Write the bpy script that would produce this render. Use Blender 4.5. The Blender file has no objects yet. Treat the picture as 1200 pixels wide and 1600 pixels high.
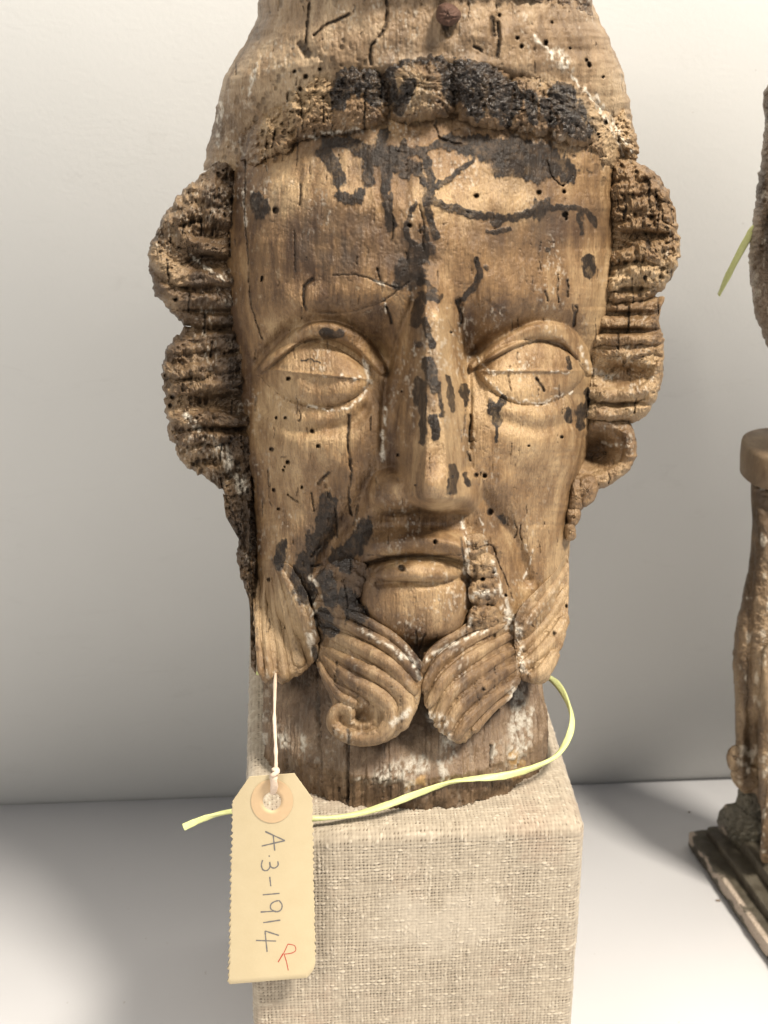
import bpy, math
import numpy as np
C = bpy.context.scene.collection
rng = np.random.default_rng(7)

# ------------------------------------------------------------------ camera, world, lamps, exposure
F = 2311.0; PITCH = math.radians(24.6)
HB = 0.22; HC = HB + 0.41
cam = bpy.data.cameras.new('camera'); camo = bpy.data.objects.new('camera', cam); C.objects.link(camo)
camo.location = (0, 0, HC); camo.rotation_euler = (math.radians(90) - PITCH, 0, 0)
cam.sensor_fit = 'VERTICAL'; cam.sensor_height = 24.0; cam.lens = 24.0 * F / 1600.0
cam.clip_start = 0.02; cam.clip_end = 50
cam.dof.use_dof = True; cam.dof.focus_distance = 0.66; cam.dof.aperture_fstop = 11.0
bpy.context.scene.camera = camo
W = bpy.data.worlds.new('World'); bpy.context.scene.world = W; W.use_nodes = True
W.node_tree.nodes['Background'].inputs[0].default_value = (0.97, 0.98, 1.0, 1)
W.node_tree.nodes['Background'].inputs[1].default_value = 0.45
vs = bpy.context.scene.view_settings
vs.view_transform = 'Standard'; vs.look = 'None'; vs.exposure = 0.0; vs.gamma = 1.0

def lamp(name, loc, target, size, sizey, power, col):
    l = bpy.data.lights.new(name, 'AREA'); l.shape = 'RECTANGLE'; l.size = size; l.size_y = sizey
    l.energy = power; l.color = col
    o = bpy.data.objects.new(name, l); C.objects.link(o); o.location = loc
    d = np.array(target, float) - np.array(loc, float)
    from mathutils import Vector
    o.rotation_euler = Vector(d).to_track_quat('-Z', 'Y').to_euler()
    return o
lamp('ceiling_lamp_right', (1.30, -0.65, 3.00), (0, 0.62, 0.4), 0.50, 0.50, 240, (1.0, 0.925, 0.81))
lamp('fill_lamp_left', (-1.05, -1.15, 1.75), (0, 0.75, 0.2), 0.70, 0.70, 32, (1.0, 0.925, 0.81))  # added fill for the lower wall, standing in for room bounce

# ------------------------------------------------------------------ pixel -> place
cp, sp = math.cos(PITCH), math.sin(PITCH)
def P(u, v, d):
    """point seen at photo pixel (u,v) at distance d along the optical axis"""
    x = (u - 600.0) / F * d; y = (800.0 - v) / F * d
    return np.stack([x + 0*d, cp * d + sp * y, HC + cp * y - sp * d], -1)
def ray(u, v):
    a = (u - 600.0) / F; b = (800.0 - v) / F
    return np.array([a, cp + sp * b, cp * b - sp])
def G(u, v, z=0.0):
    r = ray(u, v); t = (z - HC) / r[2]; return np.array([0, 0, HC]) + r * t
def project(p):
    q = p - np.array([0, 0, HC])
    d = q[..., 1] * cp - q[..., 2] * sp
    y = q[..., 1] * sp + q[..., 2] * cp
    return 600 + F * q[..., 0] / d, 800 - F * y / d, d
def PY(u, v, Y):
    a = (u - 600.0) / F; b = (800.0 - v) / F
    t = Y / (cp + sp * b)
    return np.stack([a * t, Y + 0 * a, HC + (cp * b - sp) * t], -1)
K = 0.0003
def D0(v): return 0.668 - K * 0.28 * (1250 - v)
def M(u, v, w): return P(u, v, D0(v) + K * w)

# ------------------------------------------------------------------ noise
TAB = rng.random((256, 256)).astype(np.float32)
def vn(x, y, s=0):
    x = x + s * 37.13; y = y + s * 91.7
    xi = np.floor(x).astype(np.int32); yi = np.floor(y).astype(np.int32)
    fx = (x - xi).astype(np.float32); fy = (y - yi).astype(np.float32)
    fx = fx * fx * (3 - 2 * fx); fy = fy * fy * (3 - 2 * fy)
    x0 = xi & 255; x1 = (xi + 1) & 255; y0 = yi & 255; y1 = (yi + 1) & 255
    return (TAB[y0, x0] * (1 - fx) + TAB[y0, x1] * fx) * (1 - fy) + (TAB[y1, x0] * (1 - fx) + TAB[y1, x1] * fx) * fy
def fbm(x, y, s=0, o=4, g=0.5):
    t = 0; a = 1; n = 0
    for k in range(o):
        t = t + a * (vn(x * 2**k, y * 2**k, s + k * 3) - 0.5); n += a; a *= g
    return t / n * 2
def ss(a, b, x):
    t = np.clip((x - a) / (b - a), 0, 1); return t * t * (3 - 2 * t)

# ------------------------------------------------------------------ relief maps over the carving, one cell per millimetre third
U0, V0, NU, NV = 200, -90, 900, 1400
UG, VG = np.meshgrid(np.arange(U0, U0 + NU, dtype=np.float32), np.arange(V0, V0 + NV, dtype=np.float32))
def sample(m, u, v):
    x = np.clip(u - U0, 0, NU - 1.001); y = np.clip(v - V0, 0, NV - 1.001)
    xi = x.astype(int); yi = y.astype(int); fx = x - xi; fy = y - yi
    return (m[yi, xi] * (1 - fx) + m[yi, xi + 1] * fx) * (1 - fy) + (m[yi + 1, xi] * (1 - fx) + m[yi + 1, xi + 1] * fx) * fy
WU = UG + 5 * fbm(UG / 9, VG / 13, 11, 3); WV = VG + 6 * fbm(UG / 10, VG / 15, 12, 3)
def poly_dist(x, y, pts):
    """distance to a polyline; pts rows are (u, v, r); returns distance/r-min and radius there"""
    best = np.full(x.shape, 1e9, np.float32); rad = np.ones(x.shape, np.float32)
    for a, b in zip(pts[:-1], pts[1:]):
        dx, dy = b[0] - a[0], b[1] - a[1]; L = dx * dx + dy * dy + 1e-9
        t = np.clip(((x - a[0]) * dx + (y - a[1]) * dy) / L, 0, 1)
        d = np.hypot(x - a[0] - t * dx, y - a[1] - t * dy); r = a[2] + t * (b[2] - a[2])
        m = d / r < best
        best = np.where(m, d / r, best); rad = np.where(m, r, rad)
    return best, rad
def win(pts, pad):
    us = [p[0] for p in pts]; vs_ = [p[1] for p in pts]
    a = max(0, int(min(us) - pad - U0)); b = min(NU, int(max(us) + pad - U0) + 2)
    c = max(0, int(min(vs_) - pad - V0)); d = min(NV, int(max(vs_) + pad - V0) + 2)
    return slice(c, d), slice(a, b)
def norm(pts, r):
    if len(pts) == 1: pts = [pts[0], (pts[0][0] + 0.1,) + tuple(pts[0][1:])]
    return [(p[0], p[1], p[2] if len(p) > 2 else r) for p in pts]
def paint(m, pts, r, val=1.0, soft=0.35, warp=True, sub=False):
    pts = norm(pts, r); rm = max(p[2] for p in pts)
    s = win(pts, rm * 1.5 + 12)
    x, y = (WU[s], WV[s]) if warp else (UG[s], VG[s])
    q, _ = poly_dist(x, y, pts)
    k = val * (1 - ss(1 - soft, 1 + soft, q))
    if sub: m[s] = m[s] - k
    else: m[s] = np.maximum(m[s], k)
def smooth_line(pts, n=8):
    pts = [tuple(map(float, p)) for p in pts]
    if len(pts) < 3: return pts
    q = [pts[0]] + pts + [pts[-1]]; out = []
    for i in range(1, len(q) - 2):
        for k in range(n):
            t = k / n
            out.append(tuple(0.5 * (2*b + (-a + c)*t + (2*a - 5*b + 4*c - d)*t*t + (-a + 3*b - 3*c + d)*t**3)
                             for a, b, c, d in zip(q[i-1], q[i], q[i+1], q[i+2])))
    out.append(pts[-1]); return out

STAIN = np.zeros((NV, NU), np.float32); SOFT = np.zeros_like(STAIN); GESSO = np.zeros_like(STAIN)
CRACK = np.zeros_like(STAIN); LIGHT = np.zeros_like(STAIN)
stains = [
 # forehead, the hand-shaped splash
 ([(505,238),(520,255),(530,280)],11), ([(510,225),(540,222),(565,238)],10), ([(545,225),(600,248),(650,262)],12), ([(575,240),(577,285)],9),
 ([(603,255),(603,295)],9), ([(606,310),(610,352)],9), ([(628,225),(632,275)],7), ([(600,208),(588,250)],10), ([(530,304),(552,314),(562,306)],9),
 ([(612,235),(620,260)],9),([(650,262),(662,285)],5),
 ([(640,236),(664,242),(672,290),(668,320),(682,370)],6.5), ([(672,296),(700,280),(742,250)],4.5),([(664,235),(690,222),(715,225)],6),
 ([(700,222),(740,232)],12), ([(745,228),(790,236)],20), ([(800,240),(850,252)],27), ([(850,250),(885,268)],18), ([(780,262),(840,272)],13),
 ([(678,314),(705,325),(760,338),(800,340),(835,328),(856,312)],6.5), ([(845,325)],15), ([(862,325),(900,325),(918,332),(930,350)],5),([(905,335),(910,362)],5),
 ([(762,362),(795,360)],4), ([(776,345)],8), ([(918,405),(922,425)],8), ([(855,390)],6),
 ([(650,320),(636,345),(634,370),(645,384)],4.5), ([(655,358),(666,360),(667,374)],2.6), ([(742,405),(750,430),(738,452),(716,474)],5),
 ([(652,398)],19), ([(640,428)],22), ([(668,390)],12), ([(625,442)],12), ([(660,440),(675,452)],6), ([(760,420)],3),
 # nose
 ([(652,474),(650,505)],8), ([(662,462),(682,466)],7), ([(664,500),(676,540)],5), ([(668,564),(680,606)],9), ([(655,598),(655,626)],10),
 ([(661,626),(660,690)],5.5), ([(700,590),(708,640)],4), ([(724,604),(728,628)],6), ([(709,732),(706,768)],7), ([(727,742),(731,754)],4),
 ([(688,600),(690,650)],3.5),([(676,655),(682,680)],7),
 # cheeks
 ([(768,632),(778,660)],8), ([(788,622),(775,640)],6), ([(776,668),(777,690)],2.4), ([(888,640),(889,656)],5), ([(908,640),(906,665)],7),([(918,610),(916,650)],4),
 ([(783,806),(787,818)],5), ([(885,560),(890,575)],3),
 # left lower cheek and beard
 ([(515,786),(505,830),(492,850)],16), ([(478,880),(470,905),(480,930)],15), ([(440,852),(436,880)],9), ([(572,826),(556,850),(530,872)],15),
 ([(508,905),(520,935)],14), ([(540,935),(560,960)],16), ([(504,960),(515,985)],11), ([(505,850)],10), ([(540,885)],11), ([(505,1140),(510,1145)],1),
 ([(404,312),(408,330)],12),
 ([(470,560),(500,566)],1),([(505,520),(530,522)],7),
 # hair roll
 ([(530,100),(560,125)],26), ([(575,100),(585,150)],16), ([(612,95),(640,85),(680,82)],14), ([(690,90),(720,130)],20), ([(640,130),(625,170)],10),
 ([(720,90),(760,110)],20), ([(760,140),(790,170)],20), ([(735,155),(745,175)],14), ([(828,150),(832,185)],9), ([(880,150),(900,190)],22), ([(915,205)],15),([(850,160),(862,190)],9),
]
stains += [([(600,110),(612,150)],14,), ([(560,95),(600,100)],8), ([(700,110),(712,150)],16), ([(735,100),(800,150)],18), ([(660,86),(700,78)],12), ([(780,170),(790,190)],10), ([(535,130),(530,160)],14)]
for p, r in stains: paint(STAIN, smooth_line(p, 4) if len(p) > 2 else p, r, soft=.75)
STAIN = ss(.22, .70, STAIN + .50 * fbm(UG / 6, VG / 10, 21, 5, .7) * (STAIN > .02) + .22 * fbm(UG / 2, VG / 22, 22, 3) * (STAIN > .02))
for p, r, a in [([(495,385),(540,395)],32,.75), ([(470,340),(560,350)],26,.6), ([(430,320)],26,.5), ([(640,400)],50,.5), ([(850,350)],42,.7), ([(780,360)],40,.5),
             ([(500,850)],55,.45), ([(540,900)],50,.5), ([(510,240),(640,250)],32,.5), ([(820,260)],50,.5), ([(670,520),(675,620)],20,.55), ([(930,340)],30,.4),
             ([(640,110),(780,140)],60,.5), ([(880,180)],45,.5), ([(520,960)],40,.5), ([(395,330)],25,.5), ([(690,640),(720,700)],25,.3), ([(560,850)],40,.5),
             ([(900,620)],25,.4), ([(745,350)],30,.3)]:
    paint(SOFT, p, r, a, soft=0.8)
SOFT *= 0.85 + 1.1 * (fbm(UG / 12, VG / 22, 31, 4))
SOFT = np.clip(SOFT, 0, 1)
gessos = [([(602,318),(606,332)],3), ([(585,438),(625,450)],2.2), ([(598,470),(603,490)],2), ([(478,215),(510,209),(560,203)],2.5), ([(868,85),(885,100)],11),
 ([(838,60)],4), ([(488,905),(490,960),(488,1010)],6), ([(480,985),(492,1025)],5), ([(565,985),(600,1005),(650,1040)],3.5), ([(648,1040),(655,1060)],2),
 ([(720,815),(730,850),(728,900),(735,925)],3.5), ([(735,930),(775,925)],4), ([(770,880),(785,930)],3), ([(735,960),(732,980)],2.5), ([(790,945),(800,980)],8),
 ([(812,985),(815,1050)],4.5), ([(818,905),(835,860)],1.5), ([(752,810),(760,860)],1), ([(822,850),(824,862)],3), ([(570,560),(578,600)],4), ([(600,640),(598,720)],3),
 ([(575,605),(545,640),(480,637)],1.6), ([(760,590),(790,620),(840,632),(900,610)],1.6), ([(530,587),(570,592)],2), ([(750,580),(800,580)],1.2), ([(860,580),(890,581)],1),
 ([(722,480),(735,560)],1.8), ([(745,560),(775,585)],2), ([(905,545),(920,578)],2.5), ([(650,1040),(700,1010),(760,985)],3),
 # neck patches
 ([(695,1150),(700,1180)],10), ([(690,1188),(693,1215)],6), ([(600,1210),(660,1190)],14), ([(640,1225)],10), ([(560,1208),(572,1222)],4), ([(440,1140),(450,1160)],9), ([(478,1150),(480,1170)],5),
 ([(805,1080),(800,1190)],11), ([(820,1110),(815,1170)],6), ([(670,1120),(700,1130)],9), ([(545,1150),(546,1170)],2), ([(415,1120),(412,1170)],4), ([(765,1160),(770,1190)],3), ([(660,1180),(655,1200)],6),
 ([(612,1130),(640,1110)],4), ([(345,160),(340,230)],3), ([(400,100),(390,150)],3), ([(395,290),(398,330)],3), ([(380,300),(384,350)],2), ([(300,400),(350,440)],2),
 ([(345,700),(378,760)],9), ([(290,650),(310,670)],5), ([(960,590),(930,580)],5), ([(940,690),(970,700)],3), ([(840,60),(930,160),(975,240)],2), ([(930,150),(985,235)],4)]
for p, r in gessos: paint(GESSO, p, r, 1.0, soft=0.6)
GESSO *= ss(-0.25, 0.15, fbm(UG / 4, VG / 6, 41, 4))
LG = ss(0.30, 0.42, fbm(UG / 3.2, VG / 6, 44, 3)) * ss(0.05, 0.45, fbm(UG / 45, VG / 60, 45, 3))
GESSO = np.maximum(GESSO, 0.45 * LG)
for p, r in [([(800,1180),(805,1210)],8), ([(640,1225),(660,1215)],6), ([(812,1190)],6)]: paint(LIGHT, p, r)

TONE = np.zeros_like(STAIN); TL = np.zeros_like(STAIN)  # wood tone plus painted shade (TONE) and painted light on raised parts (TL)
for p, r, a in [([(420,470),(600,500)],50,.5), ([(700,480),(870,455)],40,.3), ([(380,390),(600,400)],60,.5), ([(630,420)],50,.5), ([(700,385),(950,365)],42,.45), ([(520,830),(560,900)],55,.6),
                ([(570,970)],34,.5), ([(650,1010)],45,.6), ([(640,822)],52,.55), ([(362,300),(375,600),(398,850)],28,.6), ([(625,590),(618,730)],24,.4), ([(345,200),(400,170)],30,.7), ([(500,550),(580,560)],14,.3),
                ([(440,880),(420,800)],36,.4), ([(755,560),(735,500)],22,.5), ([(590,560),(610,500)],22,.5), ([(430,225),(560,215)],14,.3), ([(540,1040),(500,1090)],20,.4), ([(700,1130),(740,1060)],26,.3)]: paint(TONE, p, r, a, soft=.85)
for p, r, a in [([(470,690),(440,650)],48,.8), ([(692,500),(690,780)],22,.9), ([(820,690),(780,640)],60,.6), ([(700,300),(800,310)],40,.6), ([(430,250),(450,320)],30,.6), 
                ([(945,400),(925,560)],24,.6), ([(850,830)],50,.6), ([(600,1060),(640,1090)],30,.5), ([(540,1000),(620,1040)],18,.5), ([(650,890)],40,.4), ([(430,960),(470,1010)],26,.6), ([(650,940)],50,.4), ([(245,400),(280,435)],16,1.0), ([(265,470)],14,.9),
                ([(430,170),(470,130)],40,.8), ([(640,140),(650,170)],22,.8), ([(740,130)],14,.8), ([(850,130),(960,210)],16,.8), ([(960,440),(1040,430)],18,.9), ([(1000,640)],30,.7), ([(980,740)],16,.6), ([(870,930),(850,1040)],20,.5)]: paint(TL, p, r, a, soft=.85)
TONE = TL - TONE + .35 * fbm(UG / 18, VG / 50, 17, 4, .6)  # random wood tone on top of the painted light and shade
cracks = [([(545,648),(544,690),(549,740),(545,770),(549,805)],2.2,1), ([(484,5),(480,40),(477,75),(470,70)],2.4,1), ([(546,22),(525,33),(512,38),(490,55)],2.2,1),
 ([(604,0),(603,40),(588,62),(578,78),(580,100)],2.6,1), ([(470,70),(482,84)],7,1), ([(768,28),(772,55)],3.5,1), ([(778,35),(780,62),(776,90)],3,1),
 ([(696,40),(700,55)],6,.8), ([(740,72),(752,80)],2.5,1), ([(384,250),(382,330),(388,400),(392,470),(410,530)],1.3,.9), ([(887,438),(887,464)],2.4,1), ([(900,480),(896,508)],3,1),
 ([(852,455),(856,470)],2.2,1), ([(603,478),(610,492),(612,505)],1.8,1), ([(488,436),(476,448),(475,470),(479,484)],2.8,1), ([(520,430),(560,430),(600,444),(625,450)],1.2,.7),
 ([(590,420),(594,438)],1.8,.9), ([(478,486),(540,489),(600,470)],.7,.4), ([(612,330),(615,355),(610,380)],1.2,.8), ([(460,360),(462,425)],1,.8), ([(514,738),(498,756)],2.5,1),
 ([(738,860),(768,852),(778,880),(790,905),(800,935)],1.0,.8), ([(650,985),(653,1020)],1.6,.9), ([(665,990),(655,1015)],1.2,.9), ([(543,1140),(545,1175),(544,1250)],2.6,1),
 ([(763,1162),(765,1200)],2,.9), ([(497,1045),(500,1120),(503,1200)],1.4,.8), ([(600,470),(640,440)],1.0,.6), ([(720,840),(726,880)],1.8,.8),
 ([(466,200),(464,260)],1,.8), ([(470,290),(468,320)],2,.9), ([(680,195),(690,218),(720,225)],1.5,.9), ([(655,320),(662,350),(660,385)],1.2,.8), ([(712,470),(722,495),(718,510)],2,.9),
 ([(728,640),(725,680)],1.2,.9), ([(736,650),(733,690)],1.4,.9), ([(730,705),(735,720)],2,.9), ([(580,650),(578,672)],1,.9), ([(487,770),(492,800)],1.5,.9), ([(524,795),(528,840)],1.6,.9), ([(560,790),(552,820)],1.5,.9),
 ([(500,855),(488,870)],1.6,.9), ([(487,885),(505,882)],2,1), ([(450,772),(466,785)],1.4,.8), ([(838,590),(845,602),(850,612)],2,1), ([(700,500),(720,540)],.8,.5),
 ([(855,250),(862,275),(880,290),(895,275)],1.2,.9), ([(640,655),(632,700)],0.8,.4), ([(570,430),(575,385)],1.0,.5), ([(480,588),(560,592)],0.7,.4), ([(575,867),(640,870),(725,866)],1.2,.6),
 ([(400,620),(398,640)],2,.6), ([(975,340),(977,330)],3,1), ([(1014,280),(1015,325)],2.2,1), ([(1025,300),(1026,322)],1.2,1), ([(1012,375),(1014,388)],3.5,1), ([(983,480),(981,520)],1.6,1), ([(966,520),(966,545)],1.4,1),
 ([(770,330),(772,345)],1,.4), ([(430,205),(425,230)],1.6,.9), ([(505,150),(506,190)],1.5,.9), ([(470,150),(473,200)],1.5,.9), ([(570,145),(570,200)],1.8,.9), ([(700,380),(690,400)],1,.4),
 ([(527,1035),(524,1065)],2,.9), ([(492,1015),(495,1030)],6,1), ([(650,1010),(655,1060)],4,.8)]
WU2 = UG + 2.2 * fbm(UG / 7, VG / 9, 13, 4, .65); WV2 = VG + 2.2 * fbm(UG / 7, VG / 9, 14, 4, .65)
_w = (WU, WV); WU, WV = WU2, WV2
for k in range(26):
    u0 = rng.uniform(955, 1050) if k % 2 else rng.uniform(245, 365); v0 = rng.uniform(280, 700); cracks.append(([(u0, v0), (u0 + rng.normal() * 2, v0 + rng.uniform(12, 40))], rng.uniform(.8, 1.8), .95))
for k in range(280):
    u = rng.uniform(345, 990); v = rng.uniform(-20, 1255); Lk = rng.exponential(12) + 4; sl = rng.normal() * .06
    if rng.random() < .12: cracks.append(([(u, v), (u + Lk * .8, v + rng.normal() * 4)], rng.uniform(.4, .8), rng.uniform(.4, .8)))
    else: cracks.append(([(u, v), (u + sl * Lk, v + Lk * .5), (u + rng.normal() * .8, v + Lk)], rng.uniform(.4, 1.0), rng.uniform(.4, .95)))
for p, r, a in cracks: paint(CRACK, smooth_line(p, 4) if len(p) > 2 else p, r * .85, a, soft=0.5)
CRACK *= ss(-.75, -.25, fbm(UG / 3.5, VG / 8, 15, 3)); CRACK *= ss(-.8, 0, fbm(UG / 14, VG / 14, 16, 3)) * .5 + .5
WU, WV = _w
holes = [(450,592,3.2),(432,652,2.2),(446,653,3.2),(488,674,3.4),(425,702,2.6),(497,697,2.6),(450,722,3),(428,766,2.2),(627,887,4.2),(680,846,3.6),(744,743,3.4),(757,744,3.4),
 (765,801,3.6),(755,1077,3.6),(655,538,4),(826,697,2),(877,683,2.2),(745,306,4),(842,301,4),(881,300,3),(431,328,5),(410,433,2.2),(409,438,2),(1008,434,4.5),(275,468,4),(640,352,2.5),
 (882,336,3.5),(884,343,2.5),(270,620,3),(266,634,3.5),(790,930,2.2),(754,905,3.2),(762,945,2.6),(885,948,2.4),(866,991,2),(650,758,2),(622,710,2),(628,612,1.8),(420,905,2.4),(705,520,1.6),
 (808,60,3),(815,72,2.5),(862,35,2.5),(853,66,2.5),(890,75,2),(780,25,2.5),(920,100,3.5),(916,95,3),(943,120,2.4),(707,745,2),(472,760,1.8),(436,795,2),(445,730,1.6),(443,735,1.6),
 (880,290,2.4),(934,210,3),(946,190,3),(500,108,3),(460,112,3),(478,120,4),(470,140,3)]
HOLE = np.zeros_like(STAIN)
for u, v, r in holes:
    r *= rng.uniform(.65, 1.25)
    paint(HOLE, [(u, v), (u + rng.normal() * .6, v + rng.normal() * 1.2)], r, 1, soft=.3, warp=False)
# rough, worm-eaten areas: many small pits (denser where ROUGH is high)
ROUGH = np.zeros_like(STAIN)
for p, r, a in [([(420,200),(460,140),(520,110)],46,1), ([(540,130),(780,140),(900,180)],46,.42), ([(960,200)],30,.7), ([(260,350),(330,290)],60,1), ([(270,590),(300,700)],54,.8), ([(350,700),(375,820)],40,.9),
                ([(1000,280),(1040,340),(1010,420)],55,.9), ([(970,560)],50,.3), ([(940,220)],54,.8), ([(380,880),(385,1000)],20,.9), ([(760,860),(756,980)],24,.7), ([(940,700)],30,.2), ([(400,30),(360,160)],30,.35),
                ([(880,-10),(600,-30),(420,-20)],26,1), ([(820,980),(820,1040)],16,.6), ([(540,870),(520,800)],22,.3)]:
    paint(ROUGH, p, r, a, soft=0.5)
PIT = np.zeros_like(STAIN)
for k in range(9000):
    u = rng.uniform(215, 1085); v = rng.uniform(-80, 1290)
    ro = ROUGH[int(v - V0), int(u - U0)]
    if rng.random() > 0.006 + ro * 0.55: continue
    r = rng.uniform(1.2, 3.6) if ro > 0.3 else rng.uniform(0.8, 1.6); e = rng.uniform(0, 3.5) * r
    paint(PIT, [(u, v), (u + rng.normal() * 1.5, v + e)], r, rng.uniform(.4, 1), soft=.35, warp=False)
GRAIN = fbm(UG / 2.4, VG / 60, 51, 4, .7)
MID = fbm(UG / 26, VG / 45, 52, 4, .5)
FINE = fbm(UG / 3.0, VG / 5.0, 53, 3, .7)
LUMP = fbm(UG / 13.0, VG / 19.0, 54, 4, .6)
CHIP = np.abs(fbm(UG / 15, VG / 24, 55, 4, .55))
def surf_detail(u, v, rs=1.0):
    """small relief everywhere, in px, + is outwards"""
    ro = sample(ROUGH, u, v) * rs
    z = 1.7 * sample(GRAIN, u, v) + 4.6 * sample(MID, u, v) * (1 - ro) + 0.95 * sample(FINE, u, v)
    z = z + ro * (15 * sample(LUMP, u, v) - 8 * sample(PIT, u, v) + 2.6 * sample(FINE, u, v)) - (1 - ro) * 3 * sample(PIT, u, v)
    z = z - 7 * sample(CRACK, u, v) - 11 * sample(HOLE, u, v) + 1.3 * sample(GESSO, u, v) + sample(STAIN, u, v) * (1.3 - .4 * sample(FINE, u, v))
    z = z + 1.6 * ss(0.0, 0.05, sample(CHIP, u, v)) 
    return z

# ------------------------------------------------------------------ objects
def link(name, V, Fq, mat, parent=None, attrs=None, smooth=True):
    me = bpy.data.meshes.new(name)
    V = np.asarray(V, np.float64)
    if parent is not None: V = V - np.array(parent['o'])
    org = parent['o'] if parent is not None else [0, 0, 0]
    Fq = np.asarray(Fq, np.int32)
    me.vertices.add(len(V)); me.vertices.foreach_set('co', V.astype(np.float32).ravel())
    n = Fq.shape[1]
    me.loops.add(Fq.size); me.loops.foreach_set('vertex_index', Fq.ravel())
    me.polygons.add(len(Fq)); me.polygons.foreach_set('loop_start', np.arange(0, Fq.size, n, dtype=np.int32))
    if smooth: me.polygons.foreach_set('use_smooth', np.ones(len(Fq), bool))
    me.update(calc_edges=True); me.validate()
    for k, a in (attrs or {}).items():
        at = me.attributes.new(k, 'FLOAT', 'POINT'); at.data.foreach_set('value', np.asarray(a, np.float32).ravel())
    if mat: me.materials.append(mat)
    o = bpy.data.objects.new(name, me); C.objects.link(o)
    o['o'] = [float(x) for x in org]
    if parent is not None: o.parent = parent
    return o
def root(name, loc, label, cat, group=None):
    o = bpy.data.objects.new(name, None); C.objects.link(o); o.location = tuple(float(x) for x in loc); o['o'] = [float(x) for x in loc]
    o.empty_display_size = 0.02
    o['label'] = label; o['category'] = cat
    if group: o['group'] = group
    return o
def tag(o, label, cat): o['label'] = label; o['category'] = cat; return o
def gridfaces(nr, nc, wrap=False, flip=False):
    i = np.arange(nr - 1)[:, None]; j = np.arange(nc if wrap else nc - 1)[None, :]
    j1 = (j + 1) % nc
    a = i * nc + j; b = i * nc + j1; c = (i + 1) * nc + j1; d = (i + 1) * nc + j
    q = np.stack([a, b, c, d] if not flip else [a, d, c, b], -1).reshape(-1, 4); return q
def carve_attrs(u, v, front=1.0):
    return dict(stain=sample(STAIN, u, v) * front, soft=sample(SOFT, u, v) * front, gesso=sample(GESSO, u, v) * front,
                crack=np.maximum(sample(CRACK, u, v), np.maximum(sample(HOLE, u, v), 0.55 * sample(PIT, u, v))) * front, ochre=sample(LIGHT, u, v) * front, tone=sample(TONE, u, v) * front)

# ------------------------------------------------------------------ materials
class N:
    def __init__(s, name):
        s.m = bpy.data.materials.new(name); s.m.use_nodes = True; s.t = s.m.node_tree; s.b = s.t.nodes['Principled BSDF']
    def n(s, typ, **kw):
        x = s.t.nodes.new(typ)
        for k, v in kw.items(): setattr(x, k, v)
        return x
    def set(s, sock, v):
        if hasattr(v, 'is_output') or isinstance(v, bpy.types.NodeSocket): s.t.links.new(v, sock)
        else: sock.default_value = v
    def attr(s, name): return s.n('ShaderNodeAttribute', attribute_name=name).outputs['Fac']
    def coord(s, scale=(1, 1, 1)):
        c = s.n('ShaderNodeTexCoord'); mp = s.n('ShaderNodeMapping'); s.t.links.new(c.outputs['Object'], mp.inputs[0]); mp.inputs['Scale'].default_value = scale
        return mp.outputs[0]
    def noise(s, vec, scale, detail=4, rough=.55, dist=0):
        x = s.n('ShaderNodeTexNoise'); s.t.links.new(vec, x.inputs['Vector']); x.inputs['Scale'].default_value = scale
        x.inputs['Detail'].default_value = detail; x.inputs['Roughness'].default_value = rough; x.inputs['Distortion'].default_value = dist
        return x.outputs['Fac']
    def ramp(s, fac, stops):
        x = s.n('ShaderNodeValToRGB'); s.t.links.new(fac, x.inputs[0]); e = x.color_ramp.elements
        while len(e) < len(stops): e.new(.5)
        for el, (p, c) in zip(e, stops): el.position = p; el.color = tuple(c) + (1,) if len(c) == 3 else c
        return x.outputs[0]
    def mix(s, fac, a, b, mode='MIX'):
        x = s.n('ShaderNodeMix', data_type='RGBA', blend_type=mode); s.set(x.inputs[0], fac); s.set(x.inputs[6], a if not isinstance(a, tuple) else a + (1,)); s.set(x.inputs[7], b if not isinstance(b, tuple) else b + (1,))
        return x.outputs[2]
    def math(s, op, a, b=0.0, clamp=False):
        x = s.n('ShaderNodeMath', operation=op, use_clamp=clamp); s.set(x.inputs[0], a); s.set(x.inputs[1], b); return x.outputs[0]
    def mr(s, v, a, b, c, d):
        x = s.n('ShaderNodeMapRange'); s.t.links.new(v, x.inputs[0])
        for i, q in enumerate((a, b, c, d)): x.inputs[1 + i].default_value = q
        return x.outputs[0]
    def bump(s, h, strength, dist):
        x = s.n('ShaderNodeBump'); s.t.links.new(h, x.inputs['Height']); x.inputs['Strength'].default_value = strength; x.inputs['Distance'].default_value = dist
        s.t.links.new(x.outputs[0], s.b.inputs['Normal']); return x
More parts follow.
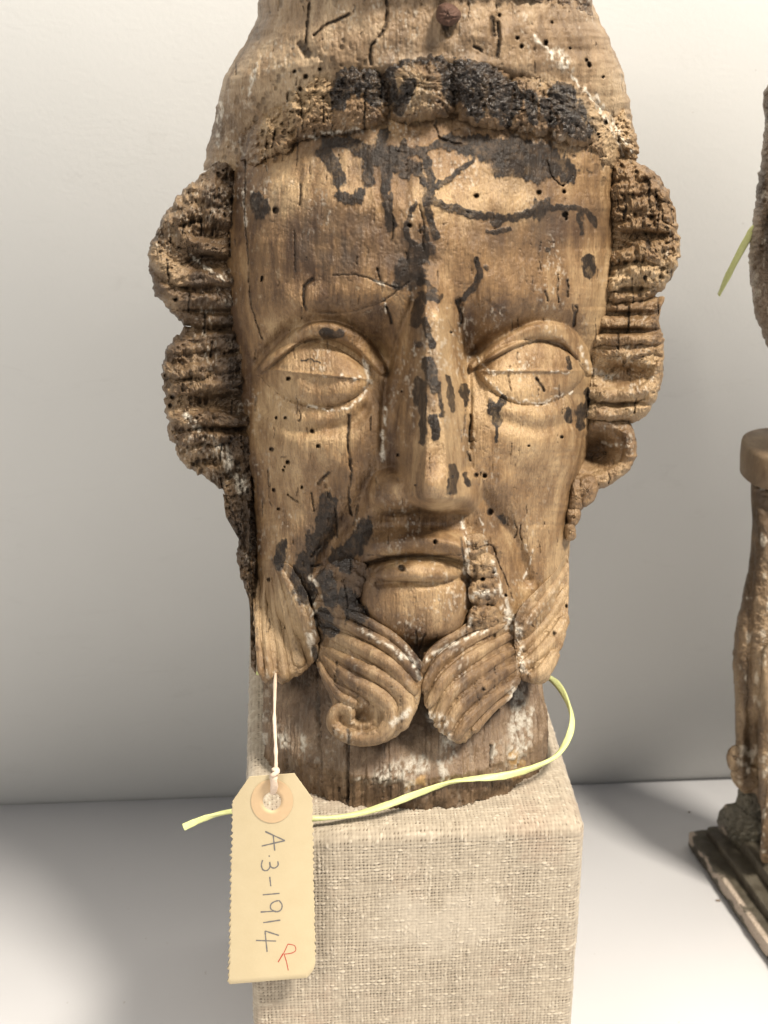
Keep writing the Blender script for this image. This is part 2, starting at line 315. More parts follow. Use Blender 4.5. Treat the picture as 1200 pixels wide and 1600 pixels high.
def carved_wood(name, dark, mid, light, gl=.34, sp=.24, gcol=(0.62, 0.56, 0.46)):
    k = N(name)
    st = k.coord((1, 1, 0.12)); iso = k.coord()
    broad = k.noise(iso, 28, 5, .6, .4)
    streak = k.noise(st, 170, 5, .65, .3)
    fine = k.noise(st, 1500, 4, .7)
    patch = k.noise(k.coord((1, 1, .45)), 75, 5, .62, 1.2)
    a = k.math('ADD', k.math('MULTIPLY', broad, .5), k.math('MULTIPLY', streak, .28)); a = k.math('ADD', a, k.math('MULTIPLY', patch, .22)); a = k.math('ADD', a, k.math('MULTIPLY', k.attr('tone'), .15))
    col = k.ramp(a, [(.37, dark), (.49, mid), (.61, light)])
    por = k.mr(fine, .56, .68, 0, 1)
    hr = k.noise(k.coord((1, 1, 0.05)), 1900, 3, .7); col = k.mix(k.mr(hr, .42, .64, 0, .38), col, dark); col = k.mix(k.math('MULTIPLY', por, .55), col, tuple(x * .35 for x in mid))
    fl = k.mr(k.noise(iso, 260, 5, .7, .8), .60, .74, 0, .35)
    col = k.mix(fl, col, (0.50, 0.40, 0.27))
    col = k.mix(k.math('MULTIPLY', k.attr('soft'), .85, True), col, (0.060, 0.040, 0.026))
    col = k.mix(k.attr('ochre'), col, (0.30, 0.185, 0.075))
    gn = k.noise(iso, 900, 3, .6)
    col = k.mix(k.math('MULTIPLY', k.attr('gesso'), k.mr(gn, .3, .6, .35, .95), True), col, gcol)
    stn = k.mix(k.noise(iso, 200, 4, .6), (0.011, 0.008, 0.006), (0.036, 0.026, 0.019))
    se = k.math('ADD', k.attr('stain'), k.math('MULTIPLY', k.math('SUBTRACT', k.noise(iso, 420, 4, .7), .5), .7))
    sf = k.math('MULTIPLY', k.mr(se, .15, .80, 0, 1), k.mr(k.noise(iso, 230, 5, .75), .34, .52, .66, 1.0))
    col = k.mix(sf, col, stn)
    col = k.mix(k.math('MULTIPLY', k.attr('crack'), .88, True), col, (0.022, 0.014, 0.009))  # shade inside cracks, holes and pits painted into the colour
    k.set(k.b.inputs['Base Color'], col)
    r = k.mr(k.noise(iso, 60, 4, .6), .3, .7, .36, .58)
    x = k.n('ShaderNodeMix', data_type='FLOAT'); k.set(x.inputs[0], sf); k.set(x.inputs[2], r); x.inputs[3].default_value = gl
    k.set(k.b.inputs['Roughness'], x.outputs[0]); k.b.inputs['Specular IOR Level'].default_value = .5; y = k.n('ShaderNodeMix', data_type='FLOAT'); k.set(y.inputs[0], sf); y.inputs[2].default_value = .5; y.inputs[3].default_value = sp; k.set(k.b.inputs['Specular IOR Level'], y.outputs[0])
    h = k.math('ADD', k.math('MULTIPLY', fine, .5), k.math('MULTIPLY', k.noise(iso, 1100, 3, .6), .35)); h = k.math('ADD', h, k.math('MULTIPLY', streak, .6))
    k.bump(k.math('ADD', h, k.math('MULTIPLY', hr, -.35)), .75, .0011)
    return k.m
WOOD = carved_wood('face_wood', (0.068, 0.034, 0.014), (0.215, 0.125, 0.055), (0.41, 0.275, 0.142))
CAPW = carved_wood('cap_wood', (0.11, 0.065, 0.031), (0.255, 0.168, 0.092), (0.41, 0.298, 0.182))
HAIRW = carved_wood('hair_wood', (0.068, 0.037, 0.017), (0.205, 0.124, 0.059), (0.38, 0.262, 0.143), .2, .5)
OLDW = carved_wood('old_wood', (0.060, 0.035, 0.018), (0.135, 0.084, 0.046), (0.24, 0.165, 0.10), gcol=(0.42, 0.38, 0.31))
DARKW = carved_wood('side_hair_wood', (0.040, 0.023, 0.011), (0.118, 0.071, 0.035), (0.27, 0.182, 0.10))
def plain(name, col, rough=.6, nscale=60, amp=.12, bump=0, bs=200, bd=.0005, metallic=0):
    k = N(name); iso = k.coord()
    c = k.mix(k.noise(iso, nscale, 4, .6), tuple(x * (1 - amp) for x in col), tuple(min(1, x * (1 + amp)) for x in col))
    k.set(k.b.inputs['Base Color'], c); k.b.inputs['Roughness'].default_value = rough; k.b.inputs['Metallic'].default_value = metallic
    if bump: k.bump(k.noise(iso, bs, 4, .6), bump, bd)
    return k.m

# ------------------------------------------------------------------ shelf and wall
WALLY = G(600, 1235)[1]; _a, _b = G(0, 1256), G(1100, 1217); WB = -math.atan2(_b[1] - _a[1], _b[0] - _a[0])
k = N('white_shelf_paint'); iso = k.coord()
sc = k.mix(k.noise(iso, 6, 3, .5), (0.66, 0.65, 0.66), (0.73, 0.72, 0.725))
spk = k.mr(k.noise(iso, 190, 2, .5), .74, .78, 0, .5)
sc = k.mix(spk, sc, (.35, .3, .25)); k.set(k.b.inputs['Base Color'], sc); k.b.inputs['Roughness'].default_value = .5
k.bump(k.noise(iso, 500, 3, .6), .15, .0004); SHELFM = k.m
k = N('off_white_wall_paint'); iso = k.coord()
wcol = k.mix(k.noise(iso, 5, 4, .55), (0.68, 0.675, 0.65), (0.76, 0.755, 0.73)); wcol = k.mix(k.mr(k.noise(k.coord((1, 1, 3)), 14, 6, .7, 1.5), .60, .78, 0, .35), wcol, (.55, .54, .51)); wcol = k.mix(k.mr(k.noise(iso, 160, 3, .5), .76, .80, 0, .4), wcol, (.4, .38, .34)); k.set(k.b.inputs['Base Color'], wcol); k.b.inputs['Roughness'].default_value = .62
k.bump(k.noise(iso, 350, 4, .6), .25, .0004); WALLM = k.m
wx, wy = math.cos(WB), -math.sin(WB)
wc0 = np.array([0, WALLY, 0])
def wallpt(s, t, z): return wc0 + np.array([wx * s - wy * 0 , wy * s * -1 * -1, 0]) + np.array([math.sin(WB) * t, math.cos(WB) * t, z])
# wall slab (front face through the line seen at the back of the shelf), shelf slab in front of it
def box8(a, b, c, d, z0, z1, name, mat, kind=None, parent=None):
    V = [(*p[:2], z) for z in (z0, z1) for p in (a, b, c, d)]
    Fq = [(3, 2, 1, 0), (4, 5, 6, 7), (0, 1, 5, 4), (1, 2, 6, 5), (2, 3, 7, 6), (3, 0, 4, 7)]
    o = link(name, V, Fq, mat, parent, smooth=False)
    if kind: o['kind'] = kind
    return o
A = wallpt(-1.1, 0, 0); B = wallpt(1.1, 0, 0)
box8(A, B, wallpt(1.1, .03, 0), wallpt(-1.1, .03, 0), -0.03, 1.6, 'wall', WALLM, 'structure')
off = np.array([0, -0.0015, 0])
box8((-1.1, -0.02), (1.1, -0.02), tuple((B + off)[:2]), tuple((A + off)[:2]), -0.03, 0.0, 'shelf', SHELFM, 'structure')

# ------------------------------------------------------------------ linen-covered mount block
FR = G(915, 1287, HB)[:2]; BRd = G(845, 1068, HB)[:2] - FR
dv = BRd / np.linalg.norm(BRd); wv = np.array([-dv[1], dv[0]]); wv = wv if wv[0] > 0 else -wv
# width: until the left edge reaches pixel column ~391
Wd = .10
while project(np.array([*(FR - wv * Wd), HB]))[0] > 384: Wd += .0005
DEP = .20
FL = FR - wv * Wd
BC = (FR + FL) / 2 + dv * DEP / 2
k = N('linen_weave'); iso = k.coord()
th = k.attr('thread'); hl = k.attr('gap'); sl = k.attr('slub'); fz = k.attr('fuzz')
c = k.mix(k.noise(iso, 30, 4, .6), (0.225, 0.187, 0.138), (0.295, 0.247, 0.187)); c = k.mix(k.math('MULTIPLY', th, .8, True), c, (0.43, 0.365, 0.28))
c = k.mix(k.mr(k.noise(iso, 22, 5, .65), .55, .7, 0, .35), c, (.31, .20, .14))
c = k.mix(k.math('MULTIPLY', sl, .45, True), c, (0.56, 0.49, 0.39)); c = k.mix(k.math('MULTIPLY', hl, .92, True), c, (0.055, 0.035, 0.02))
c = k.mix(k.math('MULTIPLY', fz, .6, True), c, (0.48, 0.42, 0.34))
k.set(k.b.inputs['Base Color'], c); k.b.inputs['Roughness'].default_value = .9; k.b.inputs['Specular IOR Level'].default_value = .15
k.b.inputs['Sheen Weight'].default_value = .15
k.bump(k.noise(k.coord((1, 1, 1)), 2200, 3, .7), .4, .0004); LINEN = k.m
def block():
    hx, hy, rr = Wd / 2, DEP / 2, 0.006
    # perimeter loop of a rounded rectangle, local coordinates (x right, y back), start front-left
    step = 0.00042
    def side(a, b, n): return [(a[0] + (b[0] - a[0]) * i / n, a[1] + (b[1] - a[1]) * i / n) for i in range(n)]
    rc = .005; pts = []
    def arc(cx, cy, a0, n=12): return [(cx + rc * math.cos(a0 + i / n * math.pi / 2), cy + rc * math.sin(a0 + i / n * math.pi / 2)) for i in range(n)]
    pts += side((-hx + rc, -hy), (hx - rc, -hy), int(Wd / step)); pts += arc(hx - rc, -hy + rc, -math.pi / 2)
    pts += side((hx, -hy + rc), (hx, hy - rc), int(DEP / .0006)); pts += arc(hx - rc, hy - rc, 0)
    pts += side((hx - rc, hy), (-hx + rc, hy), 60); pts += arc(-hx + rc, hy - rc, math.pi / 2)
    pts += side((-hx, hy - rc), (-hx, -hy + rc), int(DEP / .0009)); pts += arc(-hx + rc, -hy + rc, math.pi)
    p = np.array(pts); n = len(p)
    # outward normals
    t = np.roll(p, -1, 0) - np.roll(p, 1, 0); nn = np.stack([t[:, 1], -t[:, 0]], 1); nn /= np.linalg.norm(nn, axis=1)[:, None] + 1e-12
    rows = []
    zs = list(np.linspace(0, .055, 12)) + list(np.arange(.0555, HB - rr, .00042))
    for z in zs: rows.append((0.0, z, 0.0))                                    # inset, height, tilt
    for a in np.linspace(0, math.pi / 2, 14)[1:]: rows.append((rr * (1 - math.cos(a)), HB - rr + rr * math.sin(a), a))
    # top: rings shrinking inwards
    ins = list(np.arange(rr + .0005, .055, .0005)); rows += [(x, HB, math.pi / 2) for x in ins] + [(hy * .6, HB, math.pi / 2), (min(hx, hy) * .98, HB, math.pi / 2)]
    R = np.array(rows)
    inset, z, tilt = R[:, 0][:, None], R[:, 1][:, None], R[:, 2][:, None]
    mh = min(hx, hy)
    # inward: scale towards the core segment so that corners stay square
    sx = 1 - inset / hx; sy = 1 - inset / hy
    X = p[:, 0][None] * sx; Y = p[:, 1][None] * sy; Z = z + 0 * X
    NX = nn[:, 0][None] * np.cos(tilt); NY = nn[:, 1][None] * np.cos(tilt); NZ = np.sin(tilt) + 0 * X
    # cloth coordinates: a across, b along the other thread
    top = tilt > math.pi / 4
    faceY = np.abs(nn[:, 1])[None] > np.abs(nn[:, 0])[None]
    a = np.where(top, X, np.where(faceY, X, Y)); b = np.where(top, Y + HB + hy, Z)
    pitch = .00176
    aw = a + .00062 * fbm(a * 300, b * 90, 61, 3) + .0008 * fbm(a * 30, b * 12, 62, 2); bw = b + .00062 * fbm(a * 90, b * 300, 63, 3) + .0009 * fbm(a * 12, b * 30, 64, 2)
    A_ = aw / pitch; B_ = bw / pitch
    ia = np.floor(A_); ib = np.floor(B_); fa = A_ - ia - .5; fb = B_ - ib - .5
    R1 = rng.random(4096); R2 = rng.random(4096)
    wa = .35 + .13 * R1[(ia.astype(int) % 4096)] + .08 * fbm(A_ * .4, B_ * .12, 65, 2); wb = .35 + .13 * R2[(ib.astype(int) % 4096)] + .08 * fbm(A_ * .12, B_ * .4, 66, 2)
    over = (((ia + ib) % 2) * 2 - 1)
    R3 = rng.random((512, 512)); hsh = R3[ia.astype(int) % 512, ib.astype(int) % 512]
    pa = np.sqrt(np.clip(1 - (fa / wa)**2, 0, 1)); pb = np.sqrt(np.clip(1 - (fb / wb)**2, 0, 1))
    ha = np.where(np.abs(fa) < wa, pa * (.65 + .35 * over * np.cos(fb * math.pi)), -.35)
    hb = np.where(np.abs(fb) < wb, pb * (.65 - .35 * over * np.cos(fa * math.pi)), -.35)
    h = np.maximum(ha, hb)
    gapf = ss(.42, -.08, h)
    slub = ss(.30, .6, fbm(A_ * .35, B_ * .9, 67, 2)) * (hb >= ha) + ss(.34, .6, fbm(A_ * .9, B_ * .3, 68, 2)) * (ha > hb)
    # worn felted patch in the middle of the front
    fx = (a - .010) / .033; fz_ = (b - (HB - .053) + .003 * np.sin(a * 180)) / .018
    fuzz = .55 * ss(1.3, .5, np.hypot(fx, fz_) + .55 * fbm(a * 110, b * 110, 69, 4)) * (~top)
    h = h * (1 - .85 * fuzz) + .75 * fuzz; gapf = gapf * (.7 + .7 * hsh) * (1 - .9 * fuzz) * ss(-.75, .1, fbm(A_ * .12, B_ * .12, 70, 3))
    disp = .00060 * (h + .5 * slub) + .0005 * fbm(a * 40, b * 40, 71, 3)
    X = X + NX * disp; Y = Y + NY * disp; Z = Z + NZ * disp
    px = BC[0] + X * wv[0] + Y * dv[0]; py = BC[1] + X * wv[1] + Y * dv[1]
    V = np.stack([px, py, Z], -1).reshape(-1, 3)
    q = gridfaces(len(rows), n, wrap=True)
    o = link('mount_block', V, q, LINEN, None, dict(thread=np.clip(h, 0, 1) * (.35 + .75 * hsh) + .2 * (R1[ia.astype(int) % 4096] - .4) + .2 * (R2[ib.astype(int) % 4096] - .4), gap=gapf, slub=slub, fuzz=fuzz))
    tag(o, 'rectangular display block covered in beige woven linen, under the carved head', 'display block')
block()

# ------------------------------------------------------------------ face outline and relief
def interp(v, tab):
    t = np.array(tab, float); return np.interp(v, t[:, 0], t[:, 1])
def sm(x, n):
    kk = np.ones(n) / n; return np.convolve(np.pad(x, n // 2, mode='edge'), kk, 'same')[n // 2: -(n // 2)]
FACE_L = [(150,392),(230,374),(300,352),(400,345),(450,347),(500,352),(560,360),(600,366),(650,375),(700,380),(750,386),(800,386),(850,388),(900,393),(950,403),(1000,430),(1050,500),(1090,560)]
FACE_R = [(150,960),(230,975),(300,968),(400,968),(450,965),(500,955),(560,940),(600,931),(650,927),(700,920),(750,906),(800,897),(850,890),(900,886),(950,884),(1000,860),(1050,800),(1090,760)]
FACE_D = [(150,235),(230,268),(320,296),(450,304),(560,298),(700,300),(850,284),(950,262),(1000,245),(1050,228),(1090,205)]
vrow = np.arange(150, 1091.0)
fl, fr_, fd = [sm(interp(vrow, t), 31) for t in (FACE_L, FACE_R, FACE_D)]
NX_ = 2.05
def base_w(u, v):
    """bare face surface depth without features"""
    vv = np.clip(v, 150, 1000)
    L = np.interp(vv, vrow, fl); R = np.interp(vv, vrow, fr_); D = np.interp(vv, vrow, fd)
    s = np.clip(np.abs((u - (L + R) / 2) / ((R - L) / 2)), 0, .999)
    return np.minimum(285 - D * (1 - s**NX_)**(1 / NX_), np.interp(v, [880, 1050], [230, 120]))
def bump2(u, v, cu, cv, ru, rv, p=1.0):
    r2 = ((u - cu) / ru)**2 + ((v - cv) / rv)**2
    return np.clip(1 - r2, 0, 1)**p
def gauss(u, v, cu, cv, ru, rv): return np.exp(-((u - cu) / ru)**2 - ((v - cv) / rv)**2)
def line_h(u, v, pts, r, soft=1.0):
    q, _ = poly_dist(u, v, norm(smooth_line(pts), r)); return np.exp(-(q**2) * soft)
def face_relief(u, v):
    """all features of the face, px, + is outwards"""
    H = 10 * gauss(u, v, 655, 330, 260, 120) + 5 * fbm(u / 55, v / 80, 120, 3)
    # brows: forehead overhangs, sockets sink in
    H += 11 * gauss(u, v, 480, 478, 110, 34) + 9 * gauss(u, v, 835, 472, 110, 34)
    H -= 38 * gauss(u, v, 500, 556, 95, 62) + 38 * gauss(u, v, 830, 556, 95, 60)
    H -= 26 * gauss(u, v, 592, 572, 34, 70) + 28 * gauss(u, v, 742, 560, 30, 66)
    # cheeks
    H += 26 * gauss(u, v, 460, 690, 80, 62) + 24 * gauss(u, v, 835, 680, 75, 65)
    H -= 22 * gauss(u, v, 520, 815, 60, 95) + 20 * gauss(u, v, 805, 850, 50, 95)
    H -= 12 * gauss(u, v, 650, 835, 120, 50)
    # eyes -----------------------------------------------------------------
    def eye(c0, c1, top, bot, ridge):
        (xa, ya), (xb, yb) = c0, c1
        t = np.clip((u - xa) / (xb - xa), 0, 1)
        ym = ya + (yb - ya) * t
        shp = np.sqrt(np.clip(4 * t * (1 - t), 0, 1))
        sk = np.clip(4 * t * (1 - t), 0, 1)**.75
        yt = ym - top * sk; ybm = ym + bot * sk
        inside = (u > xa) & (u < xb) & (v > yt) & (v < ybm)
        up = np.clip((ym - v) / np.maximum(ym - yt, 1), 0, 1); dn = np.clip((v - ym) / np.maximum(ybm - ym, 1), 0, 1)
        hh = np.where(v < ym, ridge * (shp**.6) * np.sqrt(np.clip(1 - up**2.2, 0, 1)), (ridge - 5) * (shp**.6) * np.clip(1 - dn**2.6, 0, 1)**.6 - 9 * dn * shp)
        # crisp lid line
        hh = hh + 4.0 * np.exp(-((v - ym) / 3.2)**2) * sk * (u > xa) * (u < xb)
        return np.where(inside, hh, 0), inside
    e1, i1 = eye((402, 577), (580, 594), 52, 52, 39); e2, i2 = eye((744, 580), (916, 581), 50, 54, 39)
    H += e1 + e2
    # rims of upper lids: raised bands, grooves below and above
    rimL = [(402,582,6),(430,555,9),(462,528,12),(500,515,14),(540,523,15),(575,549,14),(598,580,8)]
    rimR = [(738,572,6),(765,553,10),(800,532,13),(842,517,15),(880,522,15),(905,548,13),(922,580,7)]
    for rm, ins in ((rimL, i1), (rimR, i2)):
        q, r = poly_dist(u, v, norm(smooth_line(rm), 9))
        H += np.clip(1 - q**4, 0, 1) * 21 * np.clip(r / 9, .3, 1)
        qo, _ = poly_dist(u, v + 20, norm(smooth_line(rm), 9)); H -= 14 * np.exp(-qo**2 * .7)
        qi, _ = poly_dist(u, v - 13, norm(smooth_line(rm), 6)); H -= 7 * np.exp(-qi**2) * ins
    # edge under the lower lids, bags
    H += 5 * line_h(u, v, [(405,600),(440,636),(490,652),(540,642),(572,615)], 12) + 5 * line_h(u, v, [(755,600),(790,634),(850,650),(900,628),(922,598)], 12)
    H -= 10 * line_h(u, v, [(415,640),(465,672),(540,664),(570,640)], 10) + 9 * line_h(u, v, [(780,655),(840,672),(900,655)], 11)
    H -= 3 * line_h(u, v, [(400,680),(440,735),(520,745)], 12)
    # nose -----------------------------------------------------------------
    vv = v
    c = np.interp(vv, [430, 500, 600, 700, 780], [674, 676, 680, 684, 688])
    ridge_h = np.interp(vv, [405, 450, 500, 600, 700, 765], [0, 34, 70, 104, 122, 124])
    rl = np.interp(vv, [420, 480, 560, 650, 720, 790], [26, 32, 52, 68, 74, 78])    # left half width at base
    rr = np.interp(vv, [420, 480, 560, 650, 720, 790], [26, 38, 46, 48, 50, 54])
    tl = np.interp(vv, [430, 600, 700, 770], [20, 24, 32, 48]); tr = np.interp(vv, [430, 600, 700, 770], [17, 17, 22, 30])
    d = u - c; half = np.where(d < 0, rl, rr); topw = np.where(d < 0, tl, tr)
    s = np.clip((half - np.abs(d)) / np.maximum(half - topw * .55, 1), 0, 1.3)
    prof = 1 - np.clip(1 - s, 0, 1)**1.0
    prof = np.where(s < 1, .92 * s + .08 * s**2, 1.0) + .10 * np.clip(1 - (np.abs(d) / topw)**2, 0, 1)
    bot = 1 - ss(778, 806, v + 0.0020 * d**2 + 0.06 * np.abs(d))
    nose = ridge_h * prof * bot
    tip = 26 * gauss(u, v, 676, 762, 42, 34) 
    wingL = 58 * bump2(u, v, 618, 768, 48, 40, .9); wingR = 54 * bump2(u, v, 722, 766, 34, 38, .85)
    kk = 9.0; sm_ = kk * np.log(np.exp(nose * 1.06 / kk) + np.exp(wingL / kk) + np.exp(wingR / kk)) - kk * math.log(3); H += sm_ + tip * bot
    H -= 6 * line_h(u, v, [(596,730),(636,738),(652,775)], 11) + 5 * line_h(u, v, [(733,728),(712,740),(708,775)], 8)
    H -= 12 * gauss(u, v, 625, 802, 26, 9) + 14 * gauss(u, v, 716, 803, 20, 9)
    # crease from the wing to the mouth
    H -= 17 * line_h(u, v, [(580,748),(560,790),(520,845),(500,890)], 13) + 16 * line_h(u, v, [(742,762),(772,800),(806,850),(822,905)], 12); H += 8 * line_h(u, v, [(545,740),(520,790),(485,840)], 20) + 9 * line_h(u, v, [(790,760),(830,820),(850,890)], 22)
    H -= 22 * gauss(u, v, 602, 545, 26, 48) + 18 * gauss(u, v, 734, 535, 24, 46)
    H -= 14 * gauss(u, v, 650, 822, 85, 14)
    H -= 10 * line_h(u, v, [(645,470),(622,530),(603,600),(597,700)], 6) + 10 * line_h(u, v, [(716,470),(727,540),(733,600),(734,700)], 5)
    # mouth block ------------------------------------------------------------
    vm = v - .0016 * (u - 650)**2; H += 24 * ss(805, 850, vm) * ss(871, 864, vm) * ss(556, 590, u) * ss(744, 716, u)
    H += 13 * line_h(u, v, [(560,905),(572,868),(612,846),(660,838),(706,846),(732,872)], 13)
    H += 14 * line_h(u, v, [(585,850),(650,846),(715,850)], 14)
    H -= 18 * line_h(u, v, [(570,882),(600,873),(650,869),(700,872),(728,881)], 4.5)
    lipq = ((u - 650) / 72)**2 + ((v - 889 - .0012 * (u - 650)**2) / 20)**2
    H += 27 * np.clip(1 - lipq, 0, 1)**.5
    H -= 8 * line_h(u, v, [(590,912),(640,908),(660,913),(700,910),(720,904)], 6)
    H += 34 * bump2(u, v, 648, 955, 100, 78, .7)
    H -= 34 * ss(985, 1030, v) * ss(520, 600, u) * ss(800, 720, u)
    H -= 26 * line_h(u, v, [(552,900),(560,950),(600,1000),(650,1022),(700,1005),(732,975),(736,900)], 11)
    # scratches and long shallow tool marks
    H -= 1.6 * line_h(u, v, [(478,486),(540,489),(600,470)], 3) + 1.6 * line_h(u, v, [(760,470),(800,500)], 3)
    H -= 5 * line_h(u, v, [(392,590),(392,640),(380,680)], 6)
    return H
sub = (slice(int(140 - V0), int(1100 - V0)), slice(int(330 - U0), int(1000 - U0)))
FREL = np.zeros_like(STAIN); FREL[sub] = face_relief(UG[sub], VG[sub])

def sheet(name, v0, v1, Ltab, Rtab, Dtab, wc, db, nexp, mat, parent, relief=None, stepv=1.5, stepu=1.5, rough_edge=2.0, smooth_n=31, extra=None, rs=1.0, stk=1.0, wsh=None):
    vr = np.arange(v0, v1, 1.0)
    L, R, D = [sm(interp(vr, t), smooth_n) for t in (Ltab, Rtab, Dtab)]
    vs_ = np.arange(v0, v1 - .5, stepv); nr = len(vs_)
    # unit superellipse, front half dense, back half sparse
    th = np.linspace(0, math.pi, 4000); x = -np.cos(th); c = np.sin(th)
    xs = np.sign(x) * np.abs(x)**(2 / nexp); ys = c**(2 / nexp)
    arc = np.concatenate([[0], np.cumsum(np.hypot(np.diff(xs * 1.0), np.diff(ys * .85)))]); mean_hw = float(np.mean((R - L) / 2))
    nf = int(arc[-1] * mean_hw / stepu); s = np.linspace(0, arc[-1], nf); fx = np.interp(s, arc, xs); fy = np.interp(s, arc, ys)
    nb = 60; tb = np.linspace(0, math.pi, nb + 2)[1:-1]; bx = np.cos(tb); by = -np.sin(tb)
    X = np.concatenate([fx, bx]); Yc = np.concatenate([fy, by]); nc = len(X)
    l = np.interp(vs_, vr, L)[:, None]; r = np.interp(vs_, vr, R)[:, None]; d = np.interp(vs_, vr, D)[:, None]
    v = vs_[:, None] + 0 * X[None]
    hw = (r - l) / 2; uc = (r + l) / 2
    edge = rough_edge * fbm(X[None] * 3 + Yc[None] * 3, v / 11, 81, 4)
    u = uc + (hw + edge) * X[None]
    dd = np.where(Yc[None] >= 0, d, db)
    w = wc - dd * Yc[None]
    fw = ss(0.0, .22, Yc)[None] + 0 * v
    det = surf_detail(u, v, rs)
    if relief is not None: det = det + sample(relief, u, v) * ss(0.02, .35, Yc)[None]
    if extra is not None: det = det + extra(u, v)
    w = w - det * fw + (wsh(v) if wsh else 0)
    Vv = M(u, v, w).reshape(-1, 3)
    q = gridfaces(nr, nc, wrap=True, flip=True)
    fr2 = ss(-.2, .05, Yc)[None] + 0 * v
    at = carve_attrs(u, v, fr2); at['stain'] = at['stain'] * stk
    # caps
    top = Vv[:nc].mean(0); botp = Vv[-nc:].mean(0)
    Vv = np.vstack([Vv, top, botp]); n0 = nr * nc; j = np.arange(nc); j1 = (j + 1) % nc
    q = np.vstack([q, np.stack([j, j1, 0 * j + n0, 0 * j + n0], -1)[:0], ])
    for kk in at: at[kk] = np.concatenate([at[kk].ravel(), [0, 0]])
    # quads only: cap rings collapse pairwise
    je = np.arange(0, nc - 1, 2); q = np.vstack([q, np.stack([je, 0 * je + n0, (je + 2) % nc, (je + 1)], -1), np.stack([(nr - 1) * nc + je, (nr - 1) * nc + je + 1, (nr - 1) * nc + (je + 2) % nc, 0 * je + n0 + 1], -1)])
    return link(name, Vv, q, mat, parent, at)

